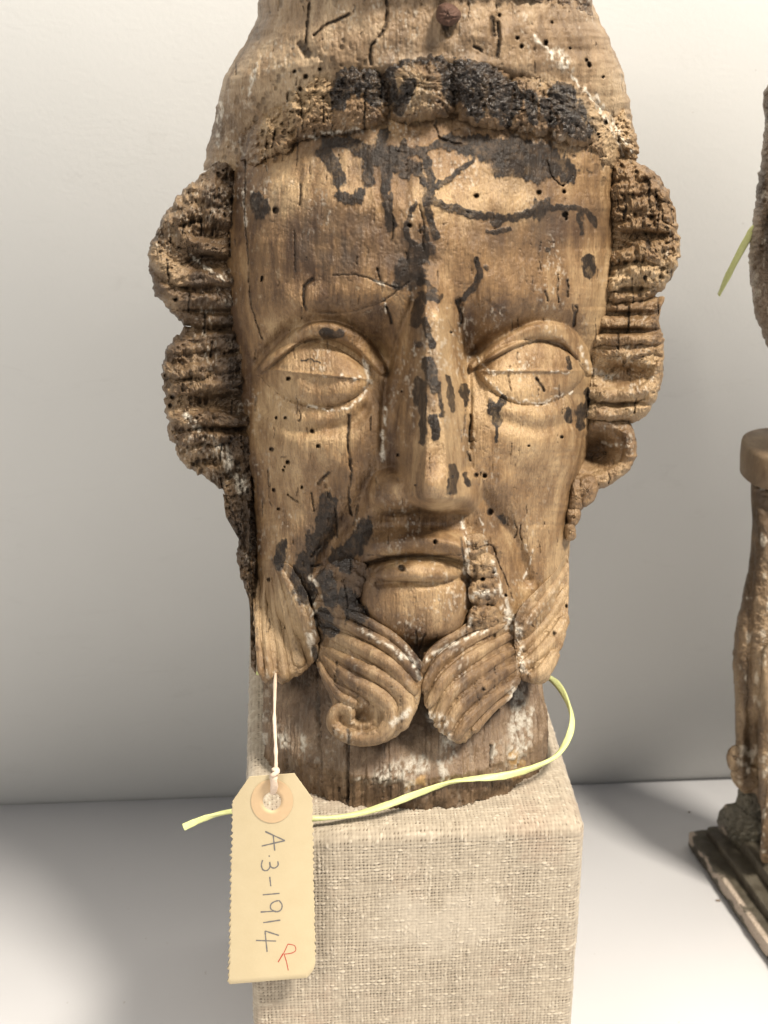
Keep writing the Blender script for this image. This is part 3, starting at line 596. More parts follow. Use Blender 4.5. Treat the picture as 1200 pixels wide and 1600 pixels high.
def part(name, outline, T, mat, parent, wc=None, over=False, tb=30, strands=(), depth=1.0, cavities=(), rough=0.0, det=1.0, step=1.6, sh=1.0, mp=None, jit=1.5, smooth_out=True, centre=None, attr=True, pw=.8, off=0, fade=None, engr=0):
    """carved lump with the given outline (u,v), bulging T towards the front, strands = [(pts, r)] ridges"""
    ol = [tuple(map(float, p)) for p in outline]
    if smooth_out:
        cl = ol[-1:] + ol + ol[:2]; o2 = []
        for i in range(1, len(cl) - 2):
            for kx in range(8):
                t = kx / 8
                o2.append(tuple(0.5 * (2*b + (-a + c)*t + (2*a - 5*b + 4*c - d)*t*t + (-a + 3*b - 3*c + d)*t**3) for a, b, c, d in zip(cl[i-1], cl[i], cl[i+1], cl[i+2])))
        ol = o2
    ol = np.array(ol); c0 = ol.mean(0) if centre is None else np.array(centre, float)
    cl = np.vstack([ol, ol[:1]]); seg = np.hypot(*np.diff(cl, axis=0).T); s = np.concatenate([[0], np.cumsum(seg)])
    n = max(24, int(s[-1] / step)); ss_ = np.linspace(0, s[-1], n, endpoint=False)
    ox = np.interp(ss_, s, cl[:, 0]); oy = np.interp(ss_, s, cl[:, 1])
    jf = jit * fbm(ox / 9, oy / 9, 91, 4) * 2
    rad = np.hypot(ox - c0[0], oy - c0[1]); ox = ox + (ox - c0[0]) / rad * jf; oy = oy + (oy - c0[1]) / rad * jf
    nk = max(8, int(rad.mean() / step * 1.25))
    ph = np.linspace(0, math.pi / 2, nk)[1:]
    r = np.concatenate([np.sin(ph), np.sin(ph)[::-1][1::4]]); front = np.concatenate([np.cos(ph), -np.cos(ph)[::-1][1::4]])
    u = c0[0] + (ox[None] - c0[0]) * r[:, None]; v = c0[1] + (oy[None] - c0[1]) * r[:, None]
    fr = front[:, None] + 0 * u
    fdv = 1.0 if fade is None else .12 + .88 * ss(fade[0], fade[1], v + (fade[2] if len(fade) > 2 else 0) * (u - c0[0]))
    wb = (base_w(u, v) + off * fdv) if over else (wc + 0 * u)
    fpos = np.clip(fr, 0, 1)
    z = T * fpos**pw
    if len(strands):
        hs = np.zeros_like(u); fine_g = np.zeros_like(u); wa = 1.5 + .45 * rough
        us = u + wa * fbm(u / 16, v / 16, 94, 3); vs2 = v + wa * 1.3 * fbm(u / 19, v / 13, 95, 3)
        for pts, rr in strands:
            q, ra = poly_dist(us, vs2, norm(smooth_line(pts), rr)); hv = ra * sh * (.75 + .6 * fbm(u / 30, v / 22, 96, 2) * min(1, rough / 8)) * np.sqrt(np.clip(1 - q**2, 0, 1)); fine_g = np.where(hv > hs, -np.exp(-((q - .42) / .09)**2) - .7 * np.exp(-((q - .72) / .07)**2), fine_g); hs = np.maximum(hs, hv)
        z = z * fdv; hs = hs + (engr * fine_g if engr else 0)
        z = z + hs * depth * ss(0, .3, fpos) * (.25 + .75 * fdv)
    for (cu, cv, ru, rv, dp) in cavities:
        z = z - dp * np.exp(-(((u - cu) / ru)**2 + ((v - cv) / rv)**2)**1.6) * ss(0, .3, fpos)
    fd_ = ss(0, .25, fpos)
    z = z + det * surf_detail(u, v) * fd_
    if rough: z = z + rough * fbm(u / 7, v / 5, 93, 4, .6) * fd_
    w = wb - z + tb * np.clip(-fr, 0, 1)
    mapf = mp or M
    Vv = mapf(u, v, w).reshape(-1, 3); nr = len(r)
    at = carve_attrs(u, v, ss(-.3, 0, fr)) if attr else dict(stain=0*u, soft=.5 * ss(0, .5, fbm(u / 30, v / 60, 142, 4)), gesso=.5 * ss(.32, .5, fbm(u / 12, v / 18, 143, 4)), crack=.9 * ss(.018, 0, np.abs(fbm(u / 16, v / 90, 140, 4))) * ss(0, .3, fbm(u / 40, v / 60, 141, 2)), ochre=0*u, tone=2.0 * fbm(u / 20, v / 70, 144, 4))
    q = gridfaces(nr, n, wrap=True, flip=True)
    ctr = mapf(np.array([c0[0]]), np.array([c0[1]]), np.array([w[0].mean()])); Vv = np.vstack([Vv, ctr, Vv[-n:].mean(0)[None]])
    n = n; je = np.arange(0, n - 1, 2); n0 = nr * n
    q = np.vstack([q, np.stack([je, 0 * je + n0, (je + 2) % n, je + 1], -1), np.stack([(nr - 1) * n + je, (nr - 1) * n + je + 1, (nr - 1) * n + (je + 2) % n, 0 * je + n0 + 1], -1)])
    for kk in at: at[kk] = np.concatenate([at[kk].ravel(), [at[kk].ravel()[0], 0]])
    return link(name, Vv, q, mat, parent, at)

def strand(name, pts, parent, mat, off, fade, c0, lift=12, hgt=1.25, step=2.0):
    p = np.array(smooth_line(pts, 24)); seg = np.hypot(*np.diff(p[:, :2], axis=0).T); s = np.concatenate([[0], np.cumsum(seg)])
    m = max(8, int(s[-1] / step)); sx = np.linspace(0, s[-1], m); p = np.stack([np.interp(sx, s, p[:, i]) for i in range(3)], -1)
    t = np.gradient(p[:, :2], axis=0); t /= np.linalg.norm(t, axis=1)[:, None] + 1e-9; nm = np.stack([-t[:, 1], t[:, 0]], -1)
    q = sx / s[-1]; r = p[:, 2] * np.sqrt(np.clip(1 - np.clip((q - .93) / .075, 0, 1)**2, 0.02, 1)) * np.clip(.3 + q * 9, 0, 1)
    n = 28; a = np.linspace(0, 2 * math.pi, n, endpoint=False)[None]
    rr = r[:, None] * (1 + .10 * fbm(a * 1.2 + 7, sx[:, None] / 14 + p[0, 0], 131, 3))
    # facetted section with a fine cut on each side of the crest
    u = p[:, 0:1] + nm[:, 0:1] * np.cos(a) * rr; v = p[:, 1:2] + nm[:, 1:2] * np.cos(a) * rr
    f = .12 + .88 * ss(fade[0], fade[1], p[:, 1] + (fade[2] if len(fade) > 2 else 0) * (p[:, 0] - c0[0]))
    wc_ = (base_w(p[:, 0], p[:, 1]) + (off - lift) * f)[:, None]
    wc_ = np.apply_along_axis(lambda z: sm(z, min(21, (len(z) // 2) * 2 - 1)), 0, wc_)[:len(p)]
    sa = np.sin(a); cut = -.16 * np.exp(-((a - 1.05) / .16)**2) - .12 * np.exp(-((a - 2.2) / .14)**2)
    w = wc_ - rr * hgt * (sa + cut) - surf_detail(u, v, .5) * .8 * (sa > 0)
    V = M(u, v, w).reshape(-1, 3)
    return link(name, V, gridfaces(m, n, wrap=True), mat, parent, carve_attrs(u, v, np.clip(sa * 3, 0, 1)))
# ------------------------------------------------------------------ the carved head
NECKC = G(636, 1262, HB)[:2] + np.array([0, .052])
HEAD = root('sculpture', (NECKC[0], NECKC[1], HB), 'weathered brown carved wooden head of a bearded man, standing on a linen covered block', 'sculpture')
sheet('face', 150, 1090, FACE_L, FACE_R, FACE_D, 285, 185, NX_, WOOD, HEAD, FREL, 1.5, 1.5, rs=.4)
CAP_L = [(-60,408),(0,405),(30,402),(60,386),(120,350),(170,338),(200,332),(240,322),(275,316),(330,335)]
CAP_R = [(-60,925),(0,925),(30,936),(60,952),(120,976),(160,984),(200,990),(260,996),(330,980)]
CAP_D = [(-60,262),(0,268),(60,276),(100,272),(130,250),(330,225)]
def cap_extra(u, v):
    e = 4 * np.exp(-((v - (95 + ((u - 690) / 250)**2 * 70)) / 10)**2)
    e = e + 3 * fbm(u / 60, v / 30, 99, 3) + 1.2 * fbm(u / 3, v / 12, 98, 3)
    e = e - 9 * np.exp(-(((u - 775) / 7)**2 + ((v - 52) / 20)**2)) - 8 * np.exp(-(((u - 700) / 12)**2 + ((v - 46) / 12)**2))
    return e
sheet('cap', -60, 268, CAP_L, CAP_R, CAP_D, 285, 210, 2.3, CAPW, HEAD, None, 1.7, 1.8, 3.5, 15, cap_extra, rs=.2, stk=0, wsh=lambda v: 85 * ss(130, 235, v))
part('crown_rim', [(398,-70),(404,-6),(440,-12),(600,-24),(760,-18),(838,0),(880,10),(926,26),(932,-70)], 18, OLDW, HEAD, wc=0, over=False, mp=lambda u, v, w: M(u, v, w + 16 + 190 * np.clip(np.abs((u - 665) / 268), 0, 1)**2.6), rough=10, tb=60, jit=2.5, centre=(665, -45), smooth_out=False)
# the hair roll: worn round curls in an arch over the brow
curls = [([(378,236),(382,200),(405,172),(430,150),(452,160),(460,200),(452,232),(420,244),(395,258)],46,.8), ([(425,160),(440,118),(470,98),(510,98),(535,120),(532,190),(500,212),(455,215)],56,1),
         ([(502,110),(530,88),(570,86),(598,104),(606,150),(596,190),(550,204),(510,196)],60,.6), ([(596,112),(620,84),(660,76),(704,84),(716,130),(706,172),(660,190),(618,184)],66,.6),
         ([(690,84),(730,78),(775,96),(800,120),(812,160),(800,196),(760,196),(715,178)],64,.6), ([(790,128),(820,112),(850,116),(868,140),(862,200),(830,208),(795,196)],54,.8),
         ([(846,122),(885,118),(915,136),(935,170),(935,210),(905,228),(862,206)],60,.6), ([(922,160),(955,150),(978,180),(990,215),(992,250),(965,262),(935,244),(920,205)],30,1)]
for i, (ol, T, rg) in enumerate(curls):
    c = np.mean(ol, 0); ol = [(c[0] + (x - c[0]) * 1.12, c[1] + (y - c[1]) * 1.03) for x, y in ol]
    sw = [([(c[0] - 30, c[1] - 28 + 14 * q_), (c[0], c[1] - 34 + 16 * q_ ), (c[0] + 30, c[1] - 22 + 15 * q_)], 8) for q_ in range(4)]
    part('hair_curl', ol, T, HAIRW, HEAD, over=True, strands=sw, sh=.45, rough=11 * rg, tb=20, jit=4, off=8)
# nail
k = N('rusted_iron'); k.set(k.b.inputs['Base Color'], k.mix(k.noise(k.coord(), 400, 5, .7), (0.035, 0.018, 0.012), (0.13, 0.06, 0.035))); k.b.inputs['Roughness'].default_value = .75; k.bump(k.noise(k.coord(), 700, 4, .7), .8, .0008); RUST = k.m
part('nail', [(681,26),(684,12),(694,4),(708,8),(719,18),(720,28),(711,38),(698,41),(686,36)], 22, RUST, HEAD, wc=6, tb=25, rough=6, det=0, jit=1.2, attr=False)
# side hair, left
part('side_hair', [(320,268),(345,252),(372,300),(378,500),(340,520),(290,507),(262,482),(241,455),(233,420),(236,380),(252,342),(286,298)], 60, DARKW, HEAD, wc=238, tb=110, centre=(315,400),
     strands=[([(238,392),(262,425),(300,436),(370,444)],17), ([(238,440),(270,462),(300,470),(370,470)],15), ([(265,360),(310,385),(370,400)],12), ([(270,495),(320,500),(370,500)],10), ([(255,350),(320,330),(370,345)],14), ([(300,290),(340,300),(370,310)],12), ([(280,320),(330,312),(372,326)],10)],
     sh=1.5, cavities=[(330,408,38,12,26), (320,450,40,6,16), (340,365,30,10,18), (335,486,40,5,14)], rough=7, jit=3)
part('side_hair', [(292,512),(375,495),(400,560),(402,770),(370,790),(345,765),(320,745),(290,727),(272,700),(259,650),(254,590),(261,545)], 52, DARKW, HEAD, wc=240, tb=110, centre=(325,640),
     strands=[([(262,548),(310,540),(385,540)],11), ([(258,580),(310,578),(385,562)],13), ([(258,612),(310,605),(390,585)],12), ([(262,660),(310,655),(395,658)],13), ([(270,690),(320,682),(395,690)],11), ([(285,718),(330,706),(395,705)],10), ([(330,735),(380,730)],9), ([(300,530),(385,520)],8)],
     sh=1.7, cavities=[(345,628,40,13,32), (350,672,42,6,18), (320,716,22,10,16), (365,735,20,16,22), (350,750,18,14,12), (345,510,30,8,16)], rough=8, jit=3.5)
part('side_hair', [(348,752),(392,740),(402,840),(398,900),(402,1000),(400,1052),(392,1040),(395,990),(388,935),(375,900),(368,860),(376,832),(352,806)], 30, DARKW, HEAD, wc=205, tb=110, centre=(389,870), rough=14, jit=3, smooth_out=False)
# side hair, right
part('side_hair', [(958,242),(990,250),(1020,268),(1045,300),(1058,350),(1063,395),(1052,432),(1030,458),(1000,480),(940,480),(950,400),(950,300)], 60, HAIRW, HEAD, wc=236, tb=110, centre=(995,370),
     strands=[([(960,300),(1000,290),(1045,305)],13), ([(960,335),(1010,322),(1055,345)],12), ([(960,365),(1010,350),(1058,375)],10), ([(960,402),(1010,395),(1060,388)],12), ([(955,440),(990,425),(1030,430),(1060,400)],16), ([(960,270),(1010,275)],12), ([(955,465),(1000,462),(1030,452)],8)],
     sh=1.3, cavities=[(1005,368,42,9,24), (990,330,20,7,14), (985,412,30,5,12), (990,452,26,5,16), (975,385,10,8,14)], rough=10, jit=2.5)
part('side_hair', [(935,468),(1030,462),(1034,480),(1030,500),(1037,540),(1035,590),(1022,630),(1000,655),(960,668),(915,668),(915,560)], 50, HAIRW, HEAD, wc=238, tb=110, centre=(975,570),
     strands=[([(940,480),(990,478),(1032,474)],9), ([(935,503),(990,505),(1032,500)],9), ([(930,531),(990,530),(1034,526)],10), ([(925,548),(980,552),(1034,548)],6), ([(920,617),(980,618),(1015,606),(1036,572)],12), ([(920,644),(975,648),(1008,638),(1028,612)],13)],
     sh=1.7, cavities=[(975,584,42,17,38), (975,517,45,5,16), (985,631,45,4,12), (985,490,40,4,10)], rough=6, jit=2)
part('side_hair', [(890,655),(950,655),(983,660),(995,690),(990,724),(962,752),(925,766),(888,762)], 22, HAIRW, HEAD, wc=236, tb=100, centre=(945,708),
     strands=[([(930,664),(965,662),(986,685),(983,720),(955,745),(900,756)],13)], sh=1.9, cavities=[(930,705,30,26,52)], rough=4, jit=1.5)
for ol in ([(905,748),(925,742),(935,760),(928,782),(912,792),(902,775)], [(893,752),(908,750),(912,790),(900,800),(888,795)], [(886,795),(903,792),(908,806),(900,822),(888,822)], [(882,820),(896,815),(901,835),(896,845),(884,842)]):
    part('hair_bead', ol, 20, HAIRW, HEAD, wc=205, tb=70, rough=4, jit=1)
# beard
_lk = part('beard_lock', [(392,885),(425,878),(455,885),(478,925),(494,975),(497,1020),(480,1046),(458,1060),(440,1070),(425,1062),(412,1066),(402,1040),(396,960)], 12, HAIRW, HEAD, over=True, tb=60, centre=(446,980), off=-24, pw=.5, fade=(885, 1000),
     strands=[([(404,905,3),(402,980,4),(408,1055,6)],5), ([(414,898,3),(414,975,5),(422,1062,8)],8), ([(422,893,3),(432,970,6),(446,1064,10)],10), ([(430,888,4),(450,960,8),(470,1044,11)],10), ([(438,885,4),(468,945,9),(492,1008,12)],12)], engr=1.2, sh=.5, rough=1.5, jit=1.5)
for _p, _r in [([(404,905,3),(402,980,4),(408,1055,6)],5), ([(414,898,3),(414,975,5),(422,1062,8)],8), ([(422,893,3),(432,970,6),(446,1064,10)],10), ([(430,888,4),(450,960,8),(470,1044,11)],10), ([(438,885,4),(468,945,9),(492,1008,12)],12)]: strand('beard_strand', _p, _lk, HAIRW, -24, (885, 1000), (446,980), lift=10)
_lk = part('beard_lock', [(490,935),(530,948),(580,972),(630,1008),(658,1040),(657,1090),(638,1130),(612,1156),(575,1163),(530,1152),(514,1128),(520,1102),(502,1060),(488,1010)], 16, HAIRW, HEAD, over=True, tb=70, centre=(572,1060), off=-34, pw=.5, fade=(930, 1060, .35),
     strands=[([(495,940,6),(552,960,8),(615,998,9),(658,1045,8)],8), ([(495,956,7),(550,980,10),(612,1015,11),(656,1062,9)],12), ([(497,980,7),(548,1005,12),(612,1042,13),(650,1086,12)],14), ([(502,1010,5),(550,1036,10),(605,1064,14),(634,1098,15),(622,1142,12)],14),
              ([(505,1025,5),(545,1060,12),(590,1086,16),(612,1115,15),(598,1145,14),(570,1154,13),(538,1147,12),(521,1130,12),(527,1111,12),(545,1108,11),(549,1124,9)],14), ([(496,1030,3),(520,1066,5),(556,1086,7),(578,1104,6)],7), ([(500,1040,4),(530,1085,9),(560,1100,10)],9)],
     sh=.5, engr=1.6, cavities=[(566,1118,14,10,24)], rough=1.5, jit=1)
for _p, _r in [([(495,940,6),(552,960,8),(615,998,9),(658,1045,8)],8), ([(495,956,7),(550,980,10),(612,1015,11),(656,1062,9)],12), ([(497,980,7),(548,1005,12),(612,1042,13),(650,1086,12)],14), ([(502,1010,5),(550,1036,10),(605,1064,14),(634,1098,15),(622,1142,12)],14),
              ([(505,1025,5),(545,1060,12),(590,1086,16),(612,1115,15),(598,1145,14),(570,1154,13),(538,1147,12),(521,1130,12),(527,1111,12),(545,1108,11),(549,1124,9)],14), ([(496,1030,3),(520,1066,5),(556,1086,7),(578,1104,6)],7), ([(500,1040,4),(530,1085,9),(560,1100,10)],9)]: strand('beard_strand', _p, _lk, HAIRW, -34, (930, 1060, .35), (572,1060), lift=14)
_lk = part('beard_lock', [(655,1040),(690,1000),(745,968),(800,965),(814,990),(814,1050),(798,1092),(765,1118),(742,1145),(722,1162),(700,1152),(680,1135),(664,1100)], 18, HAIRW, HEAD, over=True, tb=70, centre=(735,1060), off=-28, pw=.75, fade=(970, 1080),
     strands=[([(770,970,5),(720,988,7),(675,1020,8),(657,1055,6)],10), ([(790,975,5),(735,1000,9),(685,1038,10),(662,1080,7)],10), ([(812,985,6),(755,1016,10),(700,1056,11),(668,1105,8)],13), ([(816,1008,5),(762,1040,9),(708,1080,11),(680,1128,8)],13),
              ([(816,1034,5),(765,1066,10),(718,1106,11),(695,1145,8)],12), ([(812,1060,5),(770,1090,9),(728,1130,10),(712,1155,6)],12), ([(800,1086,4),(770,1108,6),(738,1144,7)],9)], engr=1.3, sh=.5, rough=3, jit=2.5)
for _p, _r in [([(770,970,5),(720,988,7),(675,1020,8),(657,1055,6)],10), ([(790,975,5),(735,1000,9),(685,1038,10),(662,1080,7)],10), ([(812,985,6),(755,1016,10),(700,1056,11),(668,1105,8)],13), ([(816,1008,5),(762,1040,9),(708,1080,11),(680,1128,8)],13),
              ([(816,1034,5),(765,1066,10),(718,1106,11),(695,1145,8)],12), ([(812,1060,5),(770,1090,9),(728,1130,10),(712,1155,6)],12), ([(800,1086,4),(770,1108,6),(738,1144,7)],9)]: strand('beard_strand', _p, _lk, HAIRW, -28, (970, 1080), (735,1060), lift=14)
_lk = part('beard_lock', [(806,960),(835,925),(865,895),(887,870),(888,950),(882,1000),(866,1036),(858,1062),(840,1070),(812,1058),(804,1010)], 12, HAIRW, HEAD, over=True, tb=60, centre=(846,985), off=-20, pw=.5, fade=(890, 1010),
     strands=[([(886,885,6),(850,935,9),(812,985,9)],9), ([(888,915,6),(855,970,11),(812,1015,9)],9), ([(887,960,8),(858,1008,13),(815,1045,9)],10), ([(870,1015,9),(848,1050,12),(825,1060,8)],9)], engr=1.0, sh=.5, rough=2.5, jit=1)
for _p, _r in [([(886,885,6),(850,935,9),(812,985,9)],9), ([(888,915,6),(855,970,11),(812,1015,9)],9), ([(887,960,8),(858,1008,13),(815,1045,9)],10), ([(870,1015,9),(848,1050,12),(825,1060,8)],9)]: strand('beard_strand', _p, _lk, HAIRW, -20, (890, 1010), (846,985), lift=9)
# moustache curls
for cu, cv, r in ((742, 852, 21), (754, 884, 24), (757, 925, 25), (756, 966, 25)):
    ol = [(cu + r * 1.05 * math.cos(a), cv + r * .95 * math.sin(a)) for a in np.linspace(0, 2 * math.pi, 12, endpoint=False)]
    spi = [(cu + (r * .72 - k_ * r * .085) * math.cos(k_ * .8 + cu), cv + (r * .72 - k_ * r * .085) * math.sin(k_ * .8 + cu)) for k_ in range(8)]
    part('moustache_curl', ol, 17, HAIRW, HEAD, over=True, tb=30, strands=[(spi, 4.5)], sh=1.2, rough=4, jit=1.5, off=2)
for ol in ([(497,905),(515,880),(548,872),(572,885),(568,925),(540,945),(505,945)], [(495,930),(540,925),(570,950),(580,985),(545,975),(500,968)]):
    c = np.mean(ol, 0)
    part('moustache_curl', ol, 16, HAIRW, HEAD, over=True, tb=30, strands=[([(c[0] - 30, c[1] - 10), (c[0], c[1] - 14), (c[0] + 30, c[1])], 7), ([(c[0] - 30, c[1] + 10), (c[0], c[1] + 5), (c[0] + 30, c[1] + 20)], 8)], sh=.9, rough=4, jit=2, off=4)

# neck: upright worn trunk on the block
def neck():
    zs = np.concatenate([np.arange(0, .002, .0005), np.arange(.002, .095, .0005)]); th = np.linspace(0, 2 * math.pi, 900, endpoint=False)
    Z, T = np.meshgrid(zs, th, indexing='ij')
    a = .0695 - .06 * np.clip(Z - .0, 0, .1) * (np.cos(T) > 0) - .03 * Z; b = .054 + 0 * Z
    X = a * np.cos(T); Y = b * np.sin(T)
    x = NECKC[0] + X; y = NECKC[1] + Y + .8 * np.clip(Z - .018, 0, 1); z = HB + Z + .0004
    pts = np.stack([x, y, z], -1); u, v, d = project(pts)
    n = np.stack([np.cos(T), np.sin(T)], -1)
    front = ss(.15, -.15, np.sin(T))
    dsp = .00042 * surf_detail(u, v) * front + .0022 * fbm(T * 9, Z * 14, 101, 4, .6) + .0011 * fbm(T * 40, Z * 40, 102, 4, .6) + .0014 * np.abs(fbm(T * 26, Z * 12, 103, 3)) 
    dsp = dsp - .002 * ss(.008, 0, Z) * (.5 + fbm(T * 7, Z * 0, 104, 3))
    pts[..., 0] += n[..., 0] * dsp; pts[..., 1] += n[..., 1] * dsp
    at = carve_attrs(u, v, front)
    at['gesso'] = np.maximum(at['gesso'], front * .15 * ss(.34, .5, fbm(T * 22, Z * 60, 105, 4)))
    link('neck', pts.reshape(-1, 3), gridfaces(len(zs), len(th), wrap=True), OLDW, HEAD, at)
neck()

# ------------------------------------------------------------------ cords and tag
def tube(name, pts, r, mat, parent=None, flat=1.0, n=10, twist=0, sub=10, rnoise=.12):
    p = np.array(smooth_line([tuple(q) for q in pts], sub)); m = len(p)
    t = np.gradient(p, axis=0); t /= np.linalg.norm(t, axis=1)[:, None]
    up = np.array([0.1, .2, 1.0]); a = np.cross(t, up); a /= np.linalg.norm(a, axis=1)[:, None]; b = np.cross(t, a)
    ang = np.linspace(0, 2 * math.pi, n, endpoint=False)[None]; tw = (np.arange(m) * twist)[:, None]
    rr = r * (1 + rnoise * (vn(np.arange(m) * .35, np.zeros(m), 5)[:, None] - .5) * 2) * (1 + .10 * np.cos(ang * 3))
    ca = np.cos(ang) * rr; sa = np.sin(ang) * rr * flat
    x = ca * np.cos(tw) - sa * np.sin(tw); y = ca * np.sin(tw) + sa * np.cos(tw)
    V = p[:, None] + a[:, None] * x[..., None] + b[:, None] * y[..., None]
    V = V.reshape(-1, 3); q = gridfaces(m, n, wrap=True, flip=True)
    e0 = [(0, i, i + 1, i + 2) for i in range(1, n - 2, 2)]; e1 = [((m - 1) * n, (m - 1) * n + i + 2, (m - 1) * n + i + 1, (m - 1) * n + i) for i in range(1, n - 2, 2)]
    return link(name, V, np.vstack([q, e0, e1]), mat, parent)
k = N('yellow_green_cord'); sc_ = k.coord()
k.set(k.b.inputs['Base Color'], k.mix(k.noise(sc_, 500, 3, .6), (0.48, 0.51, 0.19), (0.60, 0.62, 0.30))); k.b.inputs['Roughness'].default_value = .45
k.b.inputs['Subsurface Weight'].default_value = 0.0
k.bump(k.noise(k.coord((1, 1, 1)), 900, 3, .6), .4, .0006); CORD = k.m
cp_ = [(404,1052,.735),(470,1020,.80),(620,1015,.82),(780,1020,.80),(846,1052,.765),(874,1074,.735),(892,1112,.715),(891,1146,.705),(872,1178,.697),(840,1197,.690),(790,1211,.683),(740,1217,.680),(700,1223,.677),(650,1241,.674),(600,1260,.672),(550,1273,.671),(500,1279,.668),(440,1277,.664),(395,1266,.660),(350,1270,.658),(318,1279,.658),(287,1293,.658)]
tag(tube('neck_cord', [P(float(a), float(b), c) for a, b, c in cp_], .00165, CORD, None, flat=.62, n=24, twist=.06, sub=14, rnoise=.1), 'pale yellow-green cord looped round the neck of the large carved head', 'cord')
# tag
TY = float(FL[1]) - .013
def TG(u, v, lift=0.0): 
    u = np.asarray(u, float); v = np.asarray(v, float)
    curl = .0016 * ((u - 425) / 65)**2 + .0014 * np.sin((v - 1210) / 330 * 2.6)
    return PY(u, v, TY + curl - lift)
k = N('manila_card'); iso = k.coord()
cc = k.mix(k.noise(iso, 90, 5, .6), (0.45, 0.36, 0.215), (0.52, 0.43, 0.27)); cc = k.mix(k.mr(k.noise(iso, 1400, 3, .6), .58, .7, 0, .35), cc, (.55, .44, .26))
k.set(k.b.inputs['Base Color'], cc); k.b.inputs['Roughness'].default_value = .7; k.bump(k.noise(iso, 900, 3, .6), .2, .0003); CARD = k.m
RING = plain('tan_paper_ring', (0.50, 0.35, 0.20), .65, 200, .1)
TAGR = root('paper_tag', TG(428, 1208), 'buff paper tag with pencilled number A.3-1914 and a red R, hanging beside the block', 'tag')
def ring_mesh(name, outer, inner_r, c, mat, lift, thick, nk=24, base=None):
    # outer: function of angle index -> point, star shaped round the hole
    n = len(outer); ang = np.arctan2(outer[:, 1] - c[1], outer[:, 0] - c[0])
    inn = np.stack([c[0] + inner_r * np.cos(ang), c[1] + inner_r * np.sin(ang)], -1)
    base = outer if base is None else base
    if base is not outer: ang = np.arctan2(base[:, 1] - c[1], base[:, 0] - c[0]); inn = np.stack([c[0] + inner_r * np.cos(ang), c[1] + inner_r * np.sin(ang)], -1)
    mid_ = inn + (base - inn) * .97
    rows = [inn + (mid_ - inn) * (i / (nk - 1)) for i in range(nk)] + [outer]
    front = np.array(rows); back = front[::-1]
    f = TG(front[..., 0], front[..., 1], lift + thick); b = TG(back[..., 0], back[..., 1], lift)
    V = np.concatenate([f, b]).reshape(-1, 3); q = gridfaces(2 * (nk + 1), n, wrap=True)
    last = (2 * nk + 1) * n; j = np.arange(n); q = np.vstack([q, np.stack([last + j, last + (j + 1) % n, (j + 1) % n, j], -1)])
    return link(name, V, q, mat, TAGR, smooth=False)
def tag_outline():
    base = [(363,1252),(390,1213),(460,1208),(488,1247)]
    pts = []; bs_ = []
    def seg(a, b, n, rough=0, teeth=0, ph=0, nx=0):
        for i in range(n):
            t = i / n; u = a[0] + (b[0] - a[0]) * t; v = a[1] + (b[1] - a[1]) * t
            tt = teeth * (abs(((i * .25 + ph) % 1) - .5) * 2 - .5) + rough * rng.normal()
            pts.append((u + nx * tt, v)); bs_.append((u, v))
    seg(base[0], base[1], 20, .15, nx=1); seg(base[1], base[2], 30, nx=0); seg(base[2], base[3], 20, .15, nx=1)
    seg(base[3], (493,1500), 100, .6, 2.0, 0, 1)
    for a in np.linspace(0, 1, 12): pts.append((493 - 13 * a**1.6, 1500 + 27 * a**.7)); bs_.append(pts[-1])
    seg((480,1528), (357,1538), 40, .1); seg((357,1538), base[0], 116, .9, 3.2, 0, 1)
    return np.array(pts), np.array(bs_)
HC_ = (425, 1252)
to_, tb_ = tag_outline(); ring_mesh('card', to_, 14.5, HC_, CARD, 0, .0003, 30, tb_)
ro = np.array([(HC_[0] + 33 * math.cos(a), HC_[1] + 34 * math.sin(a)) for a in np.linspace(-math.pi, math.pi, 90, endpoint=False)])
ring_mesh('reinforcing_ring', ro, 14.2, HC_, RING, .0004, .0002, 4)
PENC = plain('pencil_graphite', (0.13, 0.12, 0.112), .5, 900, .4); REDI = plain('red_ink', (0.40, 0.025, 0.012), .5, 900, .2)
def stroke(name, lines, wd, mat):
    Vs, Fs = [], []; z = 4.211
    for ln in lines:
        p = np.array(smooth_line([(340 + x / z, 1180 + y / z) for x, y in ln], 8)); 
        if len(p) < 3: p = np.array([p[0] + (p[-1] - p[0]) * t for t in np.linspace(0, 1, 8)])
        t = np.gradient(p, axis=0); t /= np.linalg.norm(t, axis=1)[:, None] + 1e-9; nrm = np.stack([-t[:, 1], t[:, 0]], -1)
        w_ = wd * (.75 + .5 * rng.random(len(p)))[:, None]; o = len(Vs) and sum(len(x) for x in Vs)
        a = TG(*(p + nrm * w_).T, .00038); b = TG(*(p - nrm * w_).T, .00038); Vs.append(np.stack([a, b], 1).reshape(-1, 3))
        i = np.arange(len(p) - 1) * 2 + o; Fs.append(np.stack([i, i + 1, i + 3, i + 2], -1))
    return link(name, np.vstack(Vs), np.vstack(Fs), mat, TAGR, smooth=False)
stroke('pencil_number', [[(313,502),(443,562)],[(443,562),(290,598)],[(366,528),(376,628)],[(338,660),(342,668)],[(296,690),(288,725),(300,755),(326,758),(344,735),(343,702)],[(343,712),(352,736),(376,742),(398,724),(396,698)],
        [(343,800),(350,862)],[(297,919),(408,909)],[(404,955),(424,985),(416,1018),(384,1030),(350,1010),(352,980),(378,962),(404,957)],[(283,1032),(384,1026)],[(300,1102),(413,1085)],
        [(404,1186),(314,1157)],[(312,1156),(318,1220),(326,1294)],[(252,1219),(385,1223)]], 1.05, PENC)
stroke('red_letter', [[(398,1362),(436,1300),(462,1243)],[(398,1360),(430,1305)],[(462,1243),(500,1250),(514,1268),(510,1290),(480,1304),(437,1309)],[(437,1309),(452,1355),(465,1416)]], .62, REDI)
STR = plain('tag_twine', (0.60, 0.47, 0.36), .8, 600, .2, .5, 1500)
